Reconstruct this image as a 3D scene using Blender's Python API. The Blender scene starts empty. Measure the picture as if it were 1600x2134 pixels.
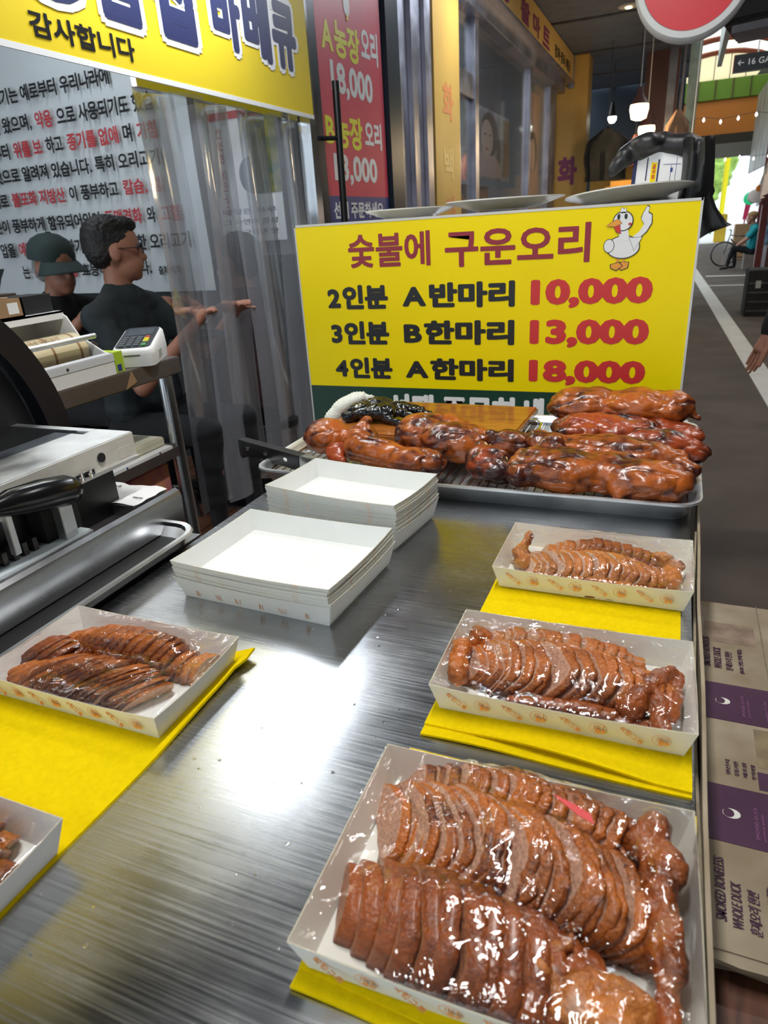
import bpy, bmesh, math, random
import numpy as np
from mathutils import Vector, Matrix, Euler, noise
from mathutils.bvhtree import BVHTree
random.seed(7)
C = bpy.context.scene.collection
PI = math.pi
# ---------------------------------------------------------------- camera
cd = bpy.data.cameras.new('camera'); cam = bpy.data.objects.new('camera', cd); C.objects.link(cam)
bpy.context.scene.camera = cam
cd.sensor_fit = 'VERTICAL'; cd.sensor_height = 36.0; cd.sensor_width = 27.0
cd.lens = 1400 * 36.0 / 2134
Rm = Matrix(((0.925, 0.376, -0.060), (-0.097, 0.384, 0.918), (-0.369, 0.843, -0.391)))   # rows: right, up, forward in world axes
r_, u_, f_ = (Vector(Rm[i]).normalized() for i in range(3))
f_ = f_.normalized(); r_ = f_.cross(Vector((-0.097, 0.384, 0.918))).normalized(); u_ = r_.cross(f_)
cam.matrix_world = Matrix.Translation((0, 0, 1.35)) @ Matrix((r_, u_, -f_)).transposed().to_4x4()
cd.clip_start = 0.02; cd.clip_end = 200
cd.dof.use_dof = True; cd.dof.focus_distance = 1.15; cd.dof.aperture_fstop = 9.0
# ---------------------------------------------------------------- light
sc = bpy.context.scene
sc.view_settings.view_transform = 'Standard'; sc.view_settings.look = 'None'
sc.view_settings.exposure = 0.0; sc.view_settings.gamma = 1.0; sc.view_settings.use_curve_mapping = False
W = bpy.data.worlds.new('sky'); sc.world = W; W.use_nodes = True
W.node_tree.nodes['Background'].inputs[0].default_value = (0.80, 0.90, 1.0, 1)
W.node_tree.nodes['Background'].inputs[1].default_value = 2.6
def area(loc, size, power, col, rot=(0, 0, 0), spread=PI):
    l = bpy.data.lights.new('lamp_light', 'AREA'); l.shape = 'RECTANGLE'; l.size, l.size_y = size
    l.energy = power; l.color = col; l.spread = spread
    o = bpy.data.objects.new('lamp_light', l); C.objects.link(o); o.location = loc; o.rotation_euler = rot
    return o
# light of the tube lamps built further down under the canopy
area((-1.36, 2.03, 2.36), (0.10, 0.90), 11, (0.86, 0.93, 1.0), (0, math.radians(14), 0))
area((-1.0, 5.2, 3.08), (1.15, 0.10), 50, (0.86, 0.93, 1.0))
area((-0.30, 0.75, 2.96), (0.10, 1.15), 32, (1.0, 0.98, 0.95))  # added out of view to light the food from above
area((-2.6, 2.0, 2.75), (0.10, 1.15), 7, (0.9, 0.95, 1.0))  # added out of view to light the wall banner and customers
area((1.6, 3.5, 4.35), (1.2, 0.12), 40, (1.0, 0.97, 0.92))  # added street light, nearer of the two unseen arcade lamps
area((1.6, 9.5, 4.35), (1.2, 0.12), 50, (1.0, 0.97, 0.92))  # added street light, farther of the two unseen arcade lamps
# ---------------------------------------------------------------- materials
def nt(name):
    m = bpy.data.materials.new(name); m.use_nodes = True
    return m, m.node_tree, m.node_tree.nodes['Principled BSDF']
def pm(name, col, rough=.5, metal=0, var=0.0, vs=8, bump=0, bs=60, col2=None, coat=0, emis=0, spec=None, sss=0):
    m, t, b = nt(name); N = t.nodes; L = t.links
    b.inputs['Base Color'].default_value = (*col, 1); b.inputs['Roughness'].default_value = rough; b.inputs['Metallic'].default_value = metal
    if coat: b.inputs['Coat Weight'].default_value = coat; b.inputs['Coat Roughness'].default_value = .08
    if spec is not None: b.inputs['Specular IOR Level'].default_value = spec
    if emis: b.inputs['Emission Color'].default_value = (*col, 1); b.inputs['Emission Strength'].default_value = emis
    if sss: b.inputs['Subsurface Weight'].default_value = sss; b.inputs['Subsurface Radius'].default_value = (.01, .004, .002)
    tc = N.new('ShaderNodeTexCoord')
    if var or col2:
        n = N.new('ShaderNodeTexNoise'); n.inputs['Scale'].default_value = vs; n.inputs['Detail'].default_value = 6
        L.new(tc.outputs['Object'], n.inputs['Vector'])
        cr = N.new('ShaderNodeValToRGB'); L.new(n.outputs['Fac'], cr.inputs['Fac'])
        c2 = col2 or tuple(c * (1 - var) for c in col)
        cr.color_ramp.elements[0].position = .35; cr.color_ramp.elements[1].position = .65
        cr.color_ramp.elements[0].color = (*c2, 1); cr.color_ramp.elements[1].color = (*col, 1)
        L.new(cr.outputs['Color'], b.inputs['Base Color'])
        mr = N.new('ShaderNodeMapRange'); L.new(n.outputs['Fac'], mr.inputs['Value'])
        mr.inputs['To Min'].default_value = min(1, rough * 1.25); mr.inputs['To Max'].default_value = rough * .85
        L.new(mr.outputs['Result'], b.inputs['Roughness'])
    if bump:
        n2 = N.new('ShaderNodeTexNoise'); n2.inputs['Scale'].default_value = bs; n2.inputs['Detail'].default_value = 4
        L.new(tc.outputs['Object'], n2.inputs['Vector'])
        bp = N.new('ShaderNodeBump'); bp.inputs['Strength'].default_value = bump; bp.inputs['Distance'].default_value = .004
        L.new(n2.outputs['Fac'], bp.inputs['Height']); L.new(bp.outputs['Normal'], b.inputs['Normal'])
    return m
def steel(name, col=(.52, .53, .53), rough=.25, stretch=(60, 1.2, 60), bump=.12, aniso=.5, blotch=True):
    m, t, b = nt(name); N = t.nodes; L = t.links
    b.inputs['Metallic'].default_value = 1; b.inputs['Base Color'].default_value = (*col, 1)
    b.inputs['Anisotropic'].default_value = aniso
    tc = N.new('ShaderNodeTexCoord'); mp = N.new('ShaderNodeMapping'); mp.inputs['Scale'].default_value = stretch
    L.new(tc.outputs['Object'], mp.inputs['Vector'])
    n = N.new('ShaderNodeTexNoise'); n.inputs['Scale'].default_value = 6; n.inputs['Detail'].default_value = 8; L.new(mp.outputs[0], n.inputs['Vector'])
    n2 = N.new('ShaderNodeTexNoise'); n2.inputs['Scale'].default_value = 5; n2.inputs['Detail'].default_value = 5; L.new(tc.outputs['Object'], n2.inputs['Vector'])
    a = N.new('ShaderNodeMath'); a.operation = 'ADD'; L.new(n.outputs['Fac'], a.inputs[0]); L.new(n2.outputs['Fac'], a.inputs[1])
    mr = N.new('ShaderNodeMapRange'); mr.inputs['From Min'].default_value = .7; mr.inputs['From Max'].default_value = 1.3
    mr.inputs['To Min'].default_value = rough * .75; mr.inputs['To Max'].default_value = rough * 1.5
    L.new(a.outputs[0], mr.inputs['Value']); L.new(mr.outputs['Result'], b.inputs['Roughness'])
    if blotch:
        cr = N.new('ShaderNodeMapRange'); cr.inputs['From Min'].default_value = .35; cr.inputs['From Max'].default_value = .65
        cr.inputs['To Min'].default_value = .72; cr.inputs['To Max'].default_value = 1.08; L.new(n2.outputs['Fac'], cr.inputs['Value'])
        mx = N.new('ShaderNodeVectorMath'); mx.operation = 'SCALE'; mx.inputs[0].default_value = col; L.new(cr.outputs['Result'], mx.inputs['Scale'])
        L.new(mx.outputs[0], b.inputs['Base Color'])
    bp = N.new('ShaderNodeBump'); bp.inputs['Strength'].default_value = bump; bp.inputs['Distance'].default_value = .0006
    L.new(n.outputs['Fac'], bp.inputs['Height']); L.new(bp.outputs['Normal'], b.inputs['Normal'])
    return m
def film(name, tint=(1, 1, 1), gloss=.5, rough=.04, bump=.4, bs=25, haze=0.0, hazecol=(.8, .82, .85)):
    """thin clear plastic: see-through with a mirror-like skin and a little haze"""
    m = bpy.data.materials.new(name); m.use_nodes = True; t = m.node_tree; N = t.nodes; L = t.links; N.clear()
    out = N.new('ShaderNodeOutputMaterial'); tr = N.new('ShaderNodeBsdfTransparent'); tr.inputs[0].default_value = (*tint, 1)
    gl = N.new('ShaderNodeBsdfGlossy'); gl.inputs['Roughness'].default_value = rough; gl.inputs[0].default_value = (1, 1, 1, 1)
    fr = N.new('ShaderNodeFresnel'); fr.inputs['IOR'].default_value = 1.5
    tc = N.new('ShaderNodeTexCoord'); n = N.new('ShaderNodeTexNoise'); n.inputs['Scale'].default_value = bs; n.inputs['Detail'].default_value = 3
    n.inputs['Distortion'].default_value = 1.2
    L.new(tc.outputs['Object'], n.inputs['Vector']); bp = N.new('ShaderNodeBump'); bp.inputs['Strength'].default_value = bump; bp.inputs['Distance'].default_value = .006
    L.new(n.outputs['Fac'], bp.inputs['Height']); L.new(bp.outputs['Normal'], gl.inputs['Normal']); L.new(bp.outputs['Normal'], fr.inputs['Normal'])
    ml = N.new('ShaderNodeMath'); ml.operation = 'MULTIPLY_ADD'; ml.inputs[1].default_value = gloss * 2; ml.inputs[2].default_value = .01; ml.use_clamp = True
    L.new(fr.outputs[0], ml.inputs[0])
    base = tr
    if haze:
        df = N.new('ShaderNodeBsdfDiffuse'); df.inputs[0].default_value = (*hazecol, 1)
        m0 = N.new('ShaderNodeMixShader'); m0.inputs[0].default_value = haze; L.new(tr.outputs[0], m0.inputs[1]); L.new(df.outputs[0], m0.inputs[2]); base = m0
    mx = N.new('ShaderNodeMixShader'); L.new(ml.outputs[0], mx.inputs[0]); L.new(base.outputs[0], mx.inputs[1]); L.new(gl.outputs[0], mx.inputs[2])
    L.new(mx.outputs[0], out.inputs[0])
    return m
def meatmat(name, flesh, skin, dark, sc=40, coat=.6, rough=.38):
    """attribute 'skin' runs 0 (cut flesh) to 1 (roasted skin)"""
    m, t, b = nt(name); N = t.nodes; L = t.links
    at = N.new('ShaderNodeAttribute'); at.attribute_name = 'skin'
    tc = N.new('ShaderNodeTexCoord')
    def nz(s, d=5, dis=0):
        n = N.new('ShaderNodeTexNoise'); n.inputs['Scale'].default_value = s; n.inputs['Detail'].default_value = d; n.inputs['Distortion'].default_value = dis
        L.new(tc.outputs['Object'], n.inputs['Vector']); return n
    n1 = nz(sc); n2 = nz(sc * 6)
    cr = N.new('ShaderNodeValToRGB'); e = cr.color_ramp.elements
    e[0].position = .27; e[0].color = (*dark, 1); e[1].position = .58; e[1].color = (*skin, 1)
    mid = cr.color_ramp.elements.new(.43); mid.color = (*[(a * .6 + c * .4) for a, c in zip(skin, dark)], 1)
    mixn = N.new('ShaderNodeMath'); mixn.operation = 'MULTIPLY_ADD'; mixn.inputs[1].default_value = .45
    L.new(n2.outputs['Fac'], mixn.inputs[0])
    s2 = N.new('ShaderNodeMath'); s2.operation = 'MULTIPLY'; s2.inputs[1].default_value = .6; L.new(n1.outputs['Fac'], s2.inputs[0]); L.new(s2.outputs[0], mixn.inputs[2])
    ch = N.new('ShaderNodeAttribute'); ch.attribute_name = 'darkness'; cm = N.new('ShaderNodeMath'); cm.operation = 'MULTIPLY_ADD'; cm.inputs[1].default_value = -.30
    L.new(ch.outputs['Fac'], cm.inputs[0]); L.new(mixn.outputs[0], cm.inputs[2]); L.new(cm.outputs[0], cr.inputs['Fac'])
    fl = N.new('ShaderNodeValToRGB'); fl.color_ramp.elements[0].position = .35; fl.color_ramp.elements[1].position = .62
    fl.color_ramp.elements[0].color = (*[c * .72 for c in flesh], 1); fl.color_ramp.elements[1].color = (*flesh, 1); L.new(n2.outputs['Fac'], fl.inputs['Fac'])
    mr = N.new('ShaderNodeMapRange'); mr.inputs['From Min'].default_value = .3; mr.inputs['From Max'].default_value = .75; L.new(at.outputs['Fac'], mr.inputs['Value'])
    mx = N.new('ShaderNodeMix'); mx.data_type = 'RGBA'; L.new(mr.outputs['Result'], mx.inputs[0]); L.new(fl.outputs[0], mx.inputs[6]); L.new(cr.outputs[0], mx.inputs[7])
    L.new(mx.outputs[2], b.inputs['Base Color'])
    b.inputs['Roughness'].default_value = rough; b.inputs['Coat Weight'].default_value = coat; b.inputs['Coat Roughness'].default_value = .15
    b.inputs['Subsurface Weight'].default_value = .05; b.inputs['Subsurface Radius'].default_value = (.008, .003, .0015)
    v = N.new('ShaderNodeTexVoronoi'); v.inputs['Scale'].default_value = sc * 9; L.new(tc.outputs['Object'], v.inputs['Vector'])
    ad = N.new('ShaderNodeMath'); ad.operation = 'MULTIPLY_ADD'; ad.inputs[1].default_value = .35; L.new(v.outputs['Distance'], ad.inputs[0]); L.new(n2.outputs['Fac'], ad.inputs[2])
    bp = N.new('ShaderNodeBump'); bp.inputs['Strength'].default_value = .75; bp.inputs['Distance'].default_value = .0025
    L.new(ad.outputs[0], bp.inputs['Height']); L.new(bp.outputs['Normal'], b.inputs['Normal'])
    return m
# ---------------------------------------------------------------- helpers
def tag(o, label=None, cat=None, group=None, kind=None):
    if label: o['label'] = label
    if cat: o['category'] = cat
    if group: o['group'] = group
    if kind: o['kind'] = kind
    return o
def thing(name, label, cat, loc=(0, 0, 0), rot=(0, 0, 0), group=None):
    o = bpy.data.objects.new(name, None); C.objects.link(o); o.location = loc; o.rotation_euler = rot; o.empty_display_size = .05
    return tag(o, label, cat, group)
def link(name, me, mat, parent=None, smooth=False):
    for m in (mat if isinstance(mat, (list, tuple)) else [mat]): me.materials.append(m)
    o = bpy.data.objects.new(name, me); C.objects.link(o)
    if parent: o.parent = parent
    if smooth: me.shade_smooth()
    return o
class MB:
    def __init__(s): s.v = []; s.f = []; s.m = []
    def add(s, vs, fs, mi=0):
        k = len(s.v); s.v += [tuple(v) for v in vs]; s.f += [tuple(i + k for i in f) for f in fs]; s.m += [mi] * len(fs); return s
    def box(s, c, d, rot=None, mi=0, bev=0):
        hx, hy, hz = d[0] / 2, d[1] / 2, d[2] / 2; R = Euler(rot).to_matrix() if rot else None
        vs = []
        for z in (-hz, hz):
            for x, y in ((-hx, -hy), (hx, -hy), (hx, hy), (-hx, hy)):
                p = Vector((x, y, z)); p = R @ p if R else p; vs.append(p + Vector(c))
        return s.add(vs, [(3, 2, 1, 0), (4, 5, 6, 7), (0, 1, 5, 4), (1, 2, 6, 5), (2, 3, 7, 6), (3, 0, 4, 7)], mi)
    def bb(s, x0, x1, y0, y1, z0, z1, mi=0): return s.box(((x0 + x1) / 2, (y0 + y1) / 2, (z0 + z1) / 2), (x1 - x0, y1 - y0, z1 - z0), mi=mi)
    def tube(s, path, r, n=10, mi=0, cap=True):
        P = [Vector(p) for p in path]; rs = r if isinstance(r, (list, tuple)) else [r] * len(P); vs = []
        up = Vector((0, 0, 1)); T0 = (P[1] - P[0]).normalized()
        if abs(T0.dot(up)) > .9: up = Vector((1, 0, 0))
        A = T0.cross(up).normalized()
        for i, p in enumerate(P):
            T = (P[min(i + 1, len(P) - 1)] - P[max(i - 1, 0)]).normalized(); A = (A - T * A.dot(T)).normalized(); B = T.cross(A)
            for k in range(n):
                a = 2 * PI * k / n; vs.append(p + (A * math.cos(a) + B * math.sin(a)) * rs[i])
        fs = [(i * n + k, i * n + (k + 1) % n, (i + 1) * n + (k + 1) % n, (i + 1) * n + k) for i in range(len(P) - 1) for k in range(n)]
        if cap: fs += [tuple(range(n - 1, -1, -1)), tuple(range((len(P) - 1) * n, len(P) * n))]
        return s.add(vs, fs, mi)
    def loft(s, loops, mi=0, cap0=True, cap1=True):
        n = len(loops[0]); vs = [p for l in loops for p in l]
        fs = [(i * n + k, i * n + (k + 1) % n, (i + 1) * n + (k + 1) % n, (i + 1) * n + k) for i in range(len(loops) - 1) for k in range(n)]
        if cap0: fs.append(tuple(range(n - 1, -1, -1)))
        if cap1: fs.append(tuple(range((len(loops) - 1) * n, len(loops) * n)))
        return s.add(vs, fs, mi)
    def lathe(s, prof, c=(0, 0, 0), n=32, mi=0, axis='z'):
        loops = []
        for r, z in prof:
            l = []
            for k in range(n):
                a = 2 * PI * k / n; x, y = r * math.cos(a), r * math.sin(a)
                p = (x, y, z) if axis == 'z' else ((x, z, y) if axis == 'y' else (z, x, y)); l.append((p[0] + c[0], p[1] + c[1], p[2] + c[2]))
            loops.append(l)
        return s.loft(loops, mi)
    def prism(s, poly, o, u, v, t, mi=0):
        o, u, v = Vector(o), Vector(u), Vector(v); n = u.cross(v).normalized() * t
        a = [o + u * x + v * y for x, y in poly]; b = [p + n for p in a]; k = len(poly)
        return s.add(a + b, [tuple(range(k - 1, -1, -1)), tuple(range(k, 2 * k))] + [(i, (i + 1) % k, k + (i + 1) % k, k + i) for i in range(k)], mi)
    def mesh(s, name):
        me = bpy.data.meshes.new(name); me.from_pydata(s.v, [], s.f); me.polygons.foreach_set('material_index', s.m)
        bm = bmesh.new(); bm.from_mesh(me); bmesh.ops.recalc_face_normals(bm, faces=bm.faces); bm.to_mesh(me); bm.free()
        return me
    def build(s, name, mat, parent=None, smooth=False, bevel=0, ang=35):
        me = s.mesh(name)
        if bevel:
            bm = bmesh.new(); bm.from_mesh(me); bmesh.ops.bevel(bm, geom=bm.edges[:], offset=bevel, segments=2, affect='EDGES', clamp_overlap=True); bm.to_mesh(me); bm.free()
        o = link(name, me, mat, parent)
        if smooth or bevel: me.shade_smooth(); me.set_sharp_from_angle(angle=math.radians(ang))
        return o
def struct(name, mb, mat, parent=None, **k):
    o = mb.build(name, mat, parent, **k)
    if not parent: o['kind'] = 'structure'
    return o
def rrect(cx, cy, z, hx, hy, r, n=5):
    l = []
    for (sx, sy, a0) in ((1, 1, 0), (-1, 1, 90), (-1, -1, 180), (1, -1, 270)):
        for k in range(n + 1):
            a = math.radians(a0 + 90 * k / n); l.append((cx + sx * (hx - r) + r * math.cos(a), cy + sy * (hy - r) + r * math.sin(a), z))
    return l
_tc = {}
TS = bpy.data.scenes.new('work'); TV = TS.view_layers[0]     # small side scene for evaluating text and modifiers, removed at the end
def evalmesh(ob):
    TS.collection.objects.link(ob); TV.update(); dg = TV.depsgraph
    me = bpy.data.meshes.new_from_object(ob.evaluated_get(dg)); bpy.data.objects.remove(ob); return me
def _glyph(body, bold):
    key = (body, bold)
    if key not in _tc:
        cu = bpy.data.curves.new('t', 'FONT'); cu.body = body; cu.offset = min(bold, .012); cu.extrude = .01; cu.resolution_u = 3
        me = evalmesh(bpy.data.objects.new('t', cu))
        co = np.empty(len(me.vertices) * 3); me.vertices.foreach_get('co', co); co = co.reshape(-1, 3)
        fs = [tuple(p.vertices) for p in me.polygons]
        if bold > .012:   # heavier strokes: the outline laid over itself, shifted a little each way and stepped back a hair
            d = bold * .8; n0 = len(co); cs = [co]; f2 = list(fs)
            for q, (ax, ay) in enumerate(((d, 0), (-d, 0), (0, d), (0, -d), (d * .7, d * .7), (-d * .7, d * .7), (d * .7, -d * .7), (-d * .7, -d * .7))):
                cs.append(co + np.array([ax, ay, -.0024 * (q + 1)])); f2 += [tuple(i + n0 * (q + 1) for i in f) for f in fs]
            co = np.concatenate(cs); fs = f2
        _tc[key] = (co, fs)
    return _tc[key]
def text(body, o, u, v, w, h, mat, parent, bold=.02, t=.0006, name='lettering', slant=0):
    """writing as one flat mesh, fitted into the box w x h that starts at o and runs along u and v"""
    cs, fs, x, n0, run = [], [], 0.0, 0, ''
    for ch in body + '\0':
        if ord(ch) < 0x1100 and ch != '\0' and ch != ' ': run += ch; continue
        if run:
            co, f = _glyph(run, bold); cs.append(co + np.array([x, 0, 0])); fs += [tuple(i + n0 for i in q) for q in f]; n0 += len(co); x += co[:, 0].max() + .07; run = ''
        if ch == ' ': x += .26
        elif ch != '\0':
            co, f = _glyph(ch, bold); cs.append(co + np.array([x, 0, 0])); fs += [tuple(i + n0 for i in q) for q in f]; n0 += len(co); x += .92
    co = np.concatenate(cs); mn, mx = co.min(0), co.max(0); co = (co - mn) / np.maximum(mx - mn, 1e-6)
    o, u, v = np.array(o, float), Vector(u).normalized(), Vector(v).normalized(); n = np.array(u.cross(v)); u, v = np.array(u), np.array(v)
    P = o + np.outer(co[:, 0] * w + slant * co[:, 1] * h, u) + np.outer(co[:, 1] * h, v) + np.outer(co[:, 2] * t, n)
    me = bpy.data.meshes.new('lettering'); me.from_pydata(P.tolist(), [], fs)
    return link(name, me, mat, parent)
_ico = {}
def ico(sub):
    if sub not in _ico:
        bm = bmesh.new(); bmesh.ops.create_icosphere(bm, subdivisions=sub, radius=1); bm.verts.ensure_lookup_table()
        _ico[sub] = (np.array([tuple(q.co) for q in bm.verts]), np.array([[q.index for q in f.verts] for f in bm.faces])); bm.free()
    return _ico[sub]
def blob_mesh(shapes, voxel, smooth=4, disp=None):
    VS, FS, n0 = [], [], 0
    def sph(c, r, eul=None, sub=2):
        nonlocal n0
        v, f = ico(sub); p = v * np.array(r)
        if eul: p = p @ np.array(Euler(eul).to_matrix()).T
        VS.append(p + np.array(c)); FS.append(f + n0); n0 += len(v)
    for s in shapes:
        if s[0] == 's': sph(Vector(s[1]), s[2], s[3] if len(s) > 3 else None, 3)
        else:
            p0, p1, r0, r1 = Vector(s[1]), Vector(s[2]), s[3], s[4]; fl = s[5] if len(s) > 5 else 1
            n = max(2, int((p1 - p0).length / (min(r0, r1) * .45)) + 1)
            for i in range(n + 1):
                k = i / n; r = r0 + (r1 - r0) * k; sph(p0.lerp(p1, k), (r, r, r * fl))
    me = bpy.data.meshes.new('b'); me.from_pydata(np.concatenate(VS).tolist(), [], np.concatenate(FS).tolist())
    ob = bpy.data.objects.new('b', me)
    md = ob.modifiers.new('r', 'REMESH'); md.mode = 'VOXEL'; md.voxel_size = voxel
    if smooth: sm = ob.modifiers.new('s', 'SMOOTH'); sm.iterations = smooth; sm.factor = .6
    out = evalmesh(ob)
    if disp:
        co = [v.co.copy() for v in out.vertices]; no = [v.normal.copy() for v in out.vertices]
        for v, c, n in zip(out.vertices, co, no): v.co = c + disp(c, n)
    out.shade_smooth(); return out
def blob(name, shapes, voxel, mat, parent=None, smooth=4, disp=None):
    return link(name, blob_mesh(shapes, voxel, smooth, disp), mat, parent)
X, Y, Z = (1, 0, 0), (0, 1, 0), (0, 0, 1)
# ---------------------------------------------------------------- shared materials
M = dict(
    top=steel('counter_steel', (.47, .48, .495), .225, (1.2, 60, 50), .016, .4),
    steel=steel('stainless', (.50, .51, .52), .27, (.6, .6, .6), .0, 0, False),
    alu=steel('aluminium', (.78, .80, .82), .42, (3, 3, 3), .0, 0),
    alu_dull=steel('column_steel', (.42, .42, .50), .38, (40, 40, 1), .1, 0),
    chrome=pm('chrome', (.72, .73, .75), .12, 1), darksteel=pm('dark_steel', (.13, .12, .12), .4, .8, .3),
    paper=pm('white_paperboard', (.83, .84, .81), .6, var=.03, vs=20), ptop=pm('cream_paperboard', (.80, .79, .72), .62),
    print=pm('orange_print', (.85, .36, .10), .6), yfelt=pm('yellow_felt', (.88, .64, .0), .95, var=.08, vs=160, bump=.35, bs=900, spec=.1),
    yellow=pm('sign_yellow', (.95, .74, .0), .35, var=.04, vs=3, spec=.2), green=pm('sign_green', (.008, .05, .03), .35, var=.2),
    black=pm('black', (.008, .008, .009), .35), blackgloss=pm('black_gloss', (.006, .006, .007), .20, spec=.35), blackmat=pm('black_matte', (.012, .013, .014), .8, var=.3),
    ink=pm('black_ink', (.012, .012, .014), .4), red=pm('red_ink', (.62, .03, .03), .4), maroon=pm('maroon_ink', (.28, .015, .03), .4),
    white=pm('white', (.82, .82, .82), .45), offwhite=pm('off_white', (.62, .62, .58), .5, var=.08), cream=pm('cream_paint', (.66, .64, .58), .45, var=.12, vs=14, bump=.3, bs=40),
    bred=pm('brick_red_panel', (.70, .05, .10), .45, var=.08, vs=2), pred=pm('banner_red', (.55, .05, .06), .5), bluep=pm('blue_panel', (.03, .05, .22), .4),
    navy=pm('navy', (.012, .018, .09), .45), byellow=pm('banner_yellow', (.80, .60, .02), .5, var=.05, vs=2, spec=.2), lyellow=pm('lemon_ink', (.85, .80, .03), .45),
    bfab=pm('banner_fabric', (.70, .75, .77), .8, var=.06, vs=3), wall=pm('pale_wall', (.42, .45, .48), .6, var=.06, vs=2), dado=pm('grey_green_wall', (.028, .035, .035), .45, var=.3, vs=3),
    tile=pm('terracotta_tile', (.28, .12, .065), .3, var=.35, vs=7, bump=.1, bs=30), grout=pm('grout', (.07, .05, .04), .9), asphalt=pm('street_paving', (.070, .049, .036), .8, var=.22, vs=2.2, bump=.2, bs=80),
    line=pm('road_paint', (.50, .48, .44), .6, var=.12, vs=5), slab=pm('market_ceiling', (.13, .155, .21), .6, var=.15), ochre=pm('ochre_panel', (.60, .36, .08), .5, var=.15, vs=2),
    ochre2=pm('ochre_sign', (.72, .47, .14), .5, var=.08, vs=2), purple=pm('purple_ink', (.23, .03, .12), .5), faded=pm('faded_ink', (.62, .22, .07), .5),
    framed=pm('blue_black_frame', (.022, .035, .055), .35, .3), kraft=pm('kraft_card', (.36, .22, .11), .8, var=.12, vs=20), wood=None,
    card=None, cardedge=pm('card_edge', (.30, .25, .17), .9, var=.3, vs=90), plum=pm('plum_ink', (.062, .011, .052), .6, var=.15),
    skinm=pm('skin', (.36, .16, .10), .5, var=.12, vs=12, sss=.1), hair=pm('black_hair', (.012, .010, .010), .5, bump=.8, bs=180), grey=pm('grey_hair', (.28, .28, .27), .7, bump=.8, bs=200),
    polo=pm('charcoal_polo', (.020, .028, .032), .85, var=.25, vs=15, bump=.3, bs=40), blackcloth=pm('black_cloth', (.010, .010, .012), .85, var=.3, vs=15, bump=.3, bs=40),
    cap=pm('dark_cap', (.025, .045, .045), .75, bump=.2, bs=200), teal=pm('teal_cloth', (.0, .24, .27), .8, var=.15), denim=pm('dark_trousers', (.007, .008, .010), .9),
    porcelain=pm('white_melamine', (.72, .70, .65), .25, coat=.3), wine=pm('dark_red_paint', (.13, .022, .018), .5, var=.3, vs=3), brown=pm('brown_pillar', (.10, .035, .03), .5, var=.3, vs=3),
    grass=pm('green_band', (.13, .26, .02), .5, var=.1, vs=1), orange=pm('orange_band', (.62, .20, .03), .5, var=.1, vs=.7), darkband=pm('dark_band', (.028, .022, .02), .6),
    lamp=pm('lit_lamp', (1, .74, .36), emis=14), lampc=pm('lit_cool_lamp', (.9, 1, .92), emis=10), tubel=pm('lit_tube', (.92, .96, 1), emis=7), fairy=pm('lit_bulb', (1, .95, .85), emis=2.5),
    glass=film('shop_glass', (.92, .95, .97), .22, .03, .02, 25, .05, (.6, .62, .66)), strip=film('strip_vinyl', (.80, .82, .84), .32, .10, .12, 2.5, .21, (.72, .76, .84)), wrap=film('cling_film', (1, 1, 1), .34, .04, .55, 30),
    glove=pm('black_nitrile', (.005, .005, .006), .22, coat=.2), cloth=pm('white_cotton', (.74, .74, .66), .9, bump=.5, bs=250),
    bag=pm('black_bin_bag', (.009, .009, .010), .42, bump=.5, bs=18), mustard=pm('mustard_bottle', (.80, .48, .02), .35), pinkbox=pm('pink_print_box', (.55, .12, .25), .6, col2=(.75, .35, .12), vs=14),
    lime=pm('lime_label', (.42, .60, .03), .5), greenpl=pm('green_plastic', (.12, .45, .12), .4), screen=pm('dark_screen', (.02, .022, .026), .12), greycard=pm('grey_card', (.38, .38, .36), .7),
)
def woodm(name, a, b_, sc=3, axis=(1, 8, 8), rough=.4, coat=0):
    m, t, b = nt(name); N = t.nodes; L = t.links; tc = N.new('ShaderNodeTexCoord'); mp = N.new('ShaderNodeMapping'); mp.inputs['Scale'].default_value = axis
    L.new(tc.outputs['Object'], mp.inputs[0]); n = N.new('ShaderNodeTexNoise'); n.inputs['Scale'].default_value = sc; n.inputs['Detail'].default_value = 6; n.inputs['Distortion'].default_value = 1.5
    L.new(mp.outputs[0], n.inputs['Vector']); cr = N.new('ShaderNodeValToRGB'); cr.color_ramp.elements[0].position = .3; cr.color_ramp.elements[1].position = .7
    cr.color_ramp.elements[0].color = (*a, 1); cr.color_ramp.elements[1].color = (*b_, 1); L.new(n.outputs['Fac'], cr.inputs[0]); L.new(cr.outputs[0], b.inputs['Base Color'])
    b.inputs['Roughness'].default_value = rough; b.inputs['Coat Weight'].default_value = coat
    return m
M['board'] = woodm('cutting_board_wood', (.30, .085, .014), (.50, .17, .03), 5, (2, 14, 14), .25, .5)
M['darkglass'] = film('darkened_lid_glass', (.42, .44, .47), .12, .04, .02, 25, .02, (.6, .6, .6))  # glass tinted so the inside of the machine looks dark through it
M['brownsteel'] = pm('dull_brown_steel', (.17, .14, .13), .38, .55, .15, 5)
M['bench'] = woodm('bench_wood', (.055, .018, .010), (.16, .06, .03), 4, (10, 1.5, 8), .55)
M['card'] = pm('stained_cardboard', (.40, .33, .235), .8, vs=9, col2=(.27, .21, .135))
M['duck'] = meatmat('roast_skin', (.5, .25, .12), (.45, .105, .013), (.06, .009, .004), 10, .3, .30)
M['duckdark'] = meatmat('dark_roast_skin', (.35, .14, .05), (.38, .060, .012), (.030, .005, .003), 9, .3, .32)
M['slice'] = meatmat('sliced_roast', (.64, .36, .24), (.54, .15, .014), (.075, .013, .003), 40, .15, .38)
M['slicepale'] = meatmat('pale_sliced_roast', (.74, .50, .38), (.60, .21, .04), (.20, .055, .015), 45, .3, .36)
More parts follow.
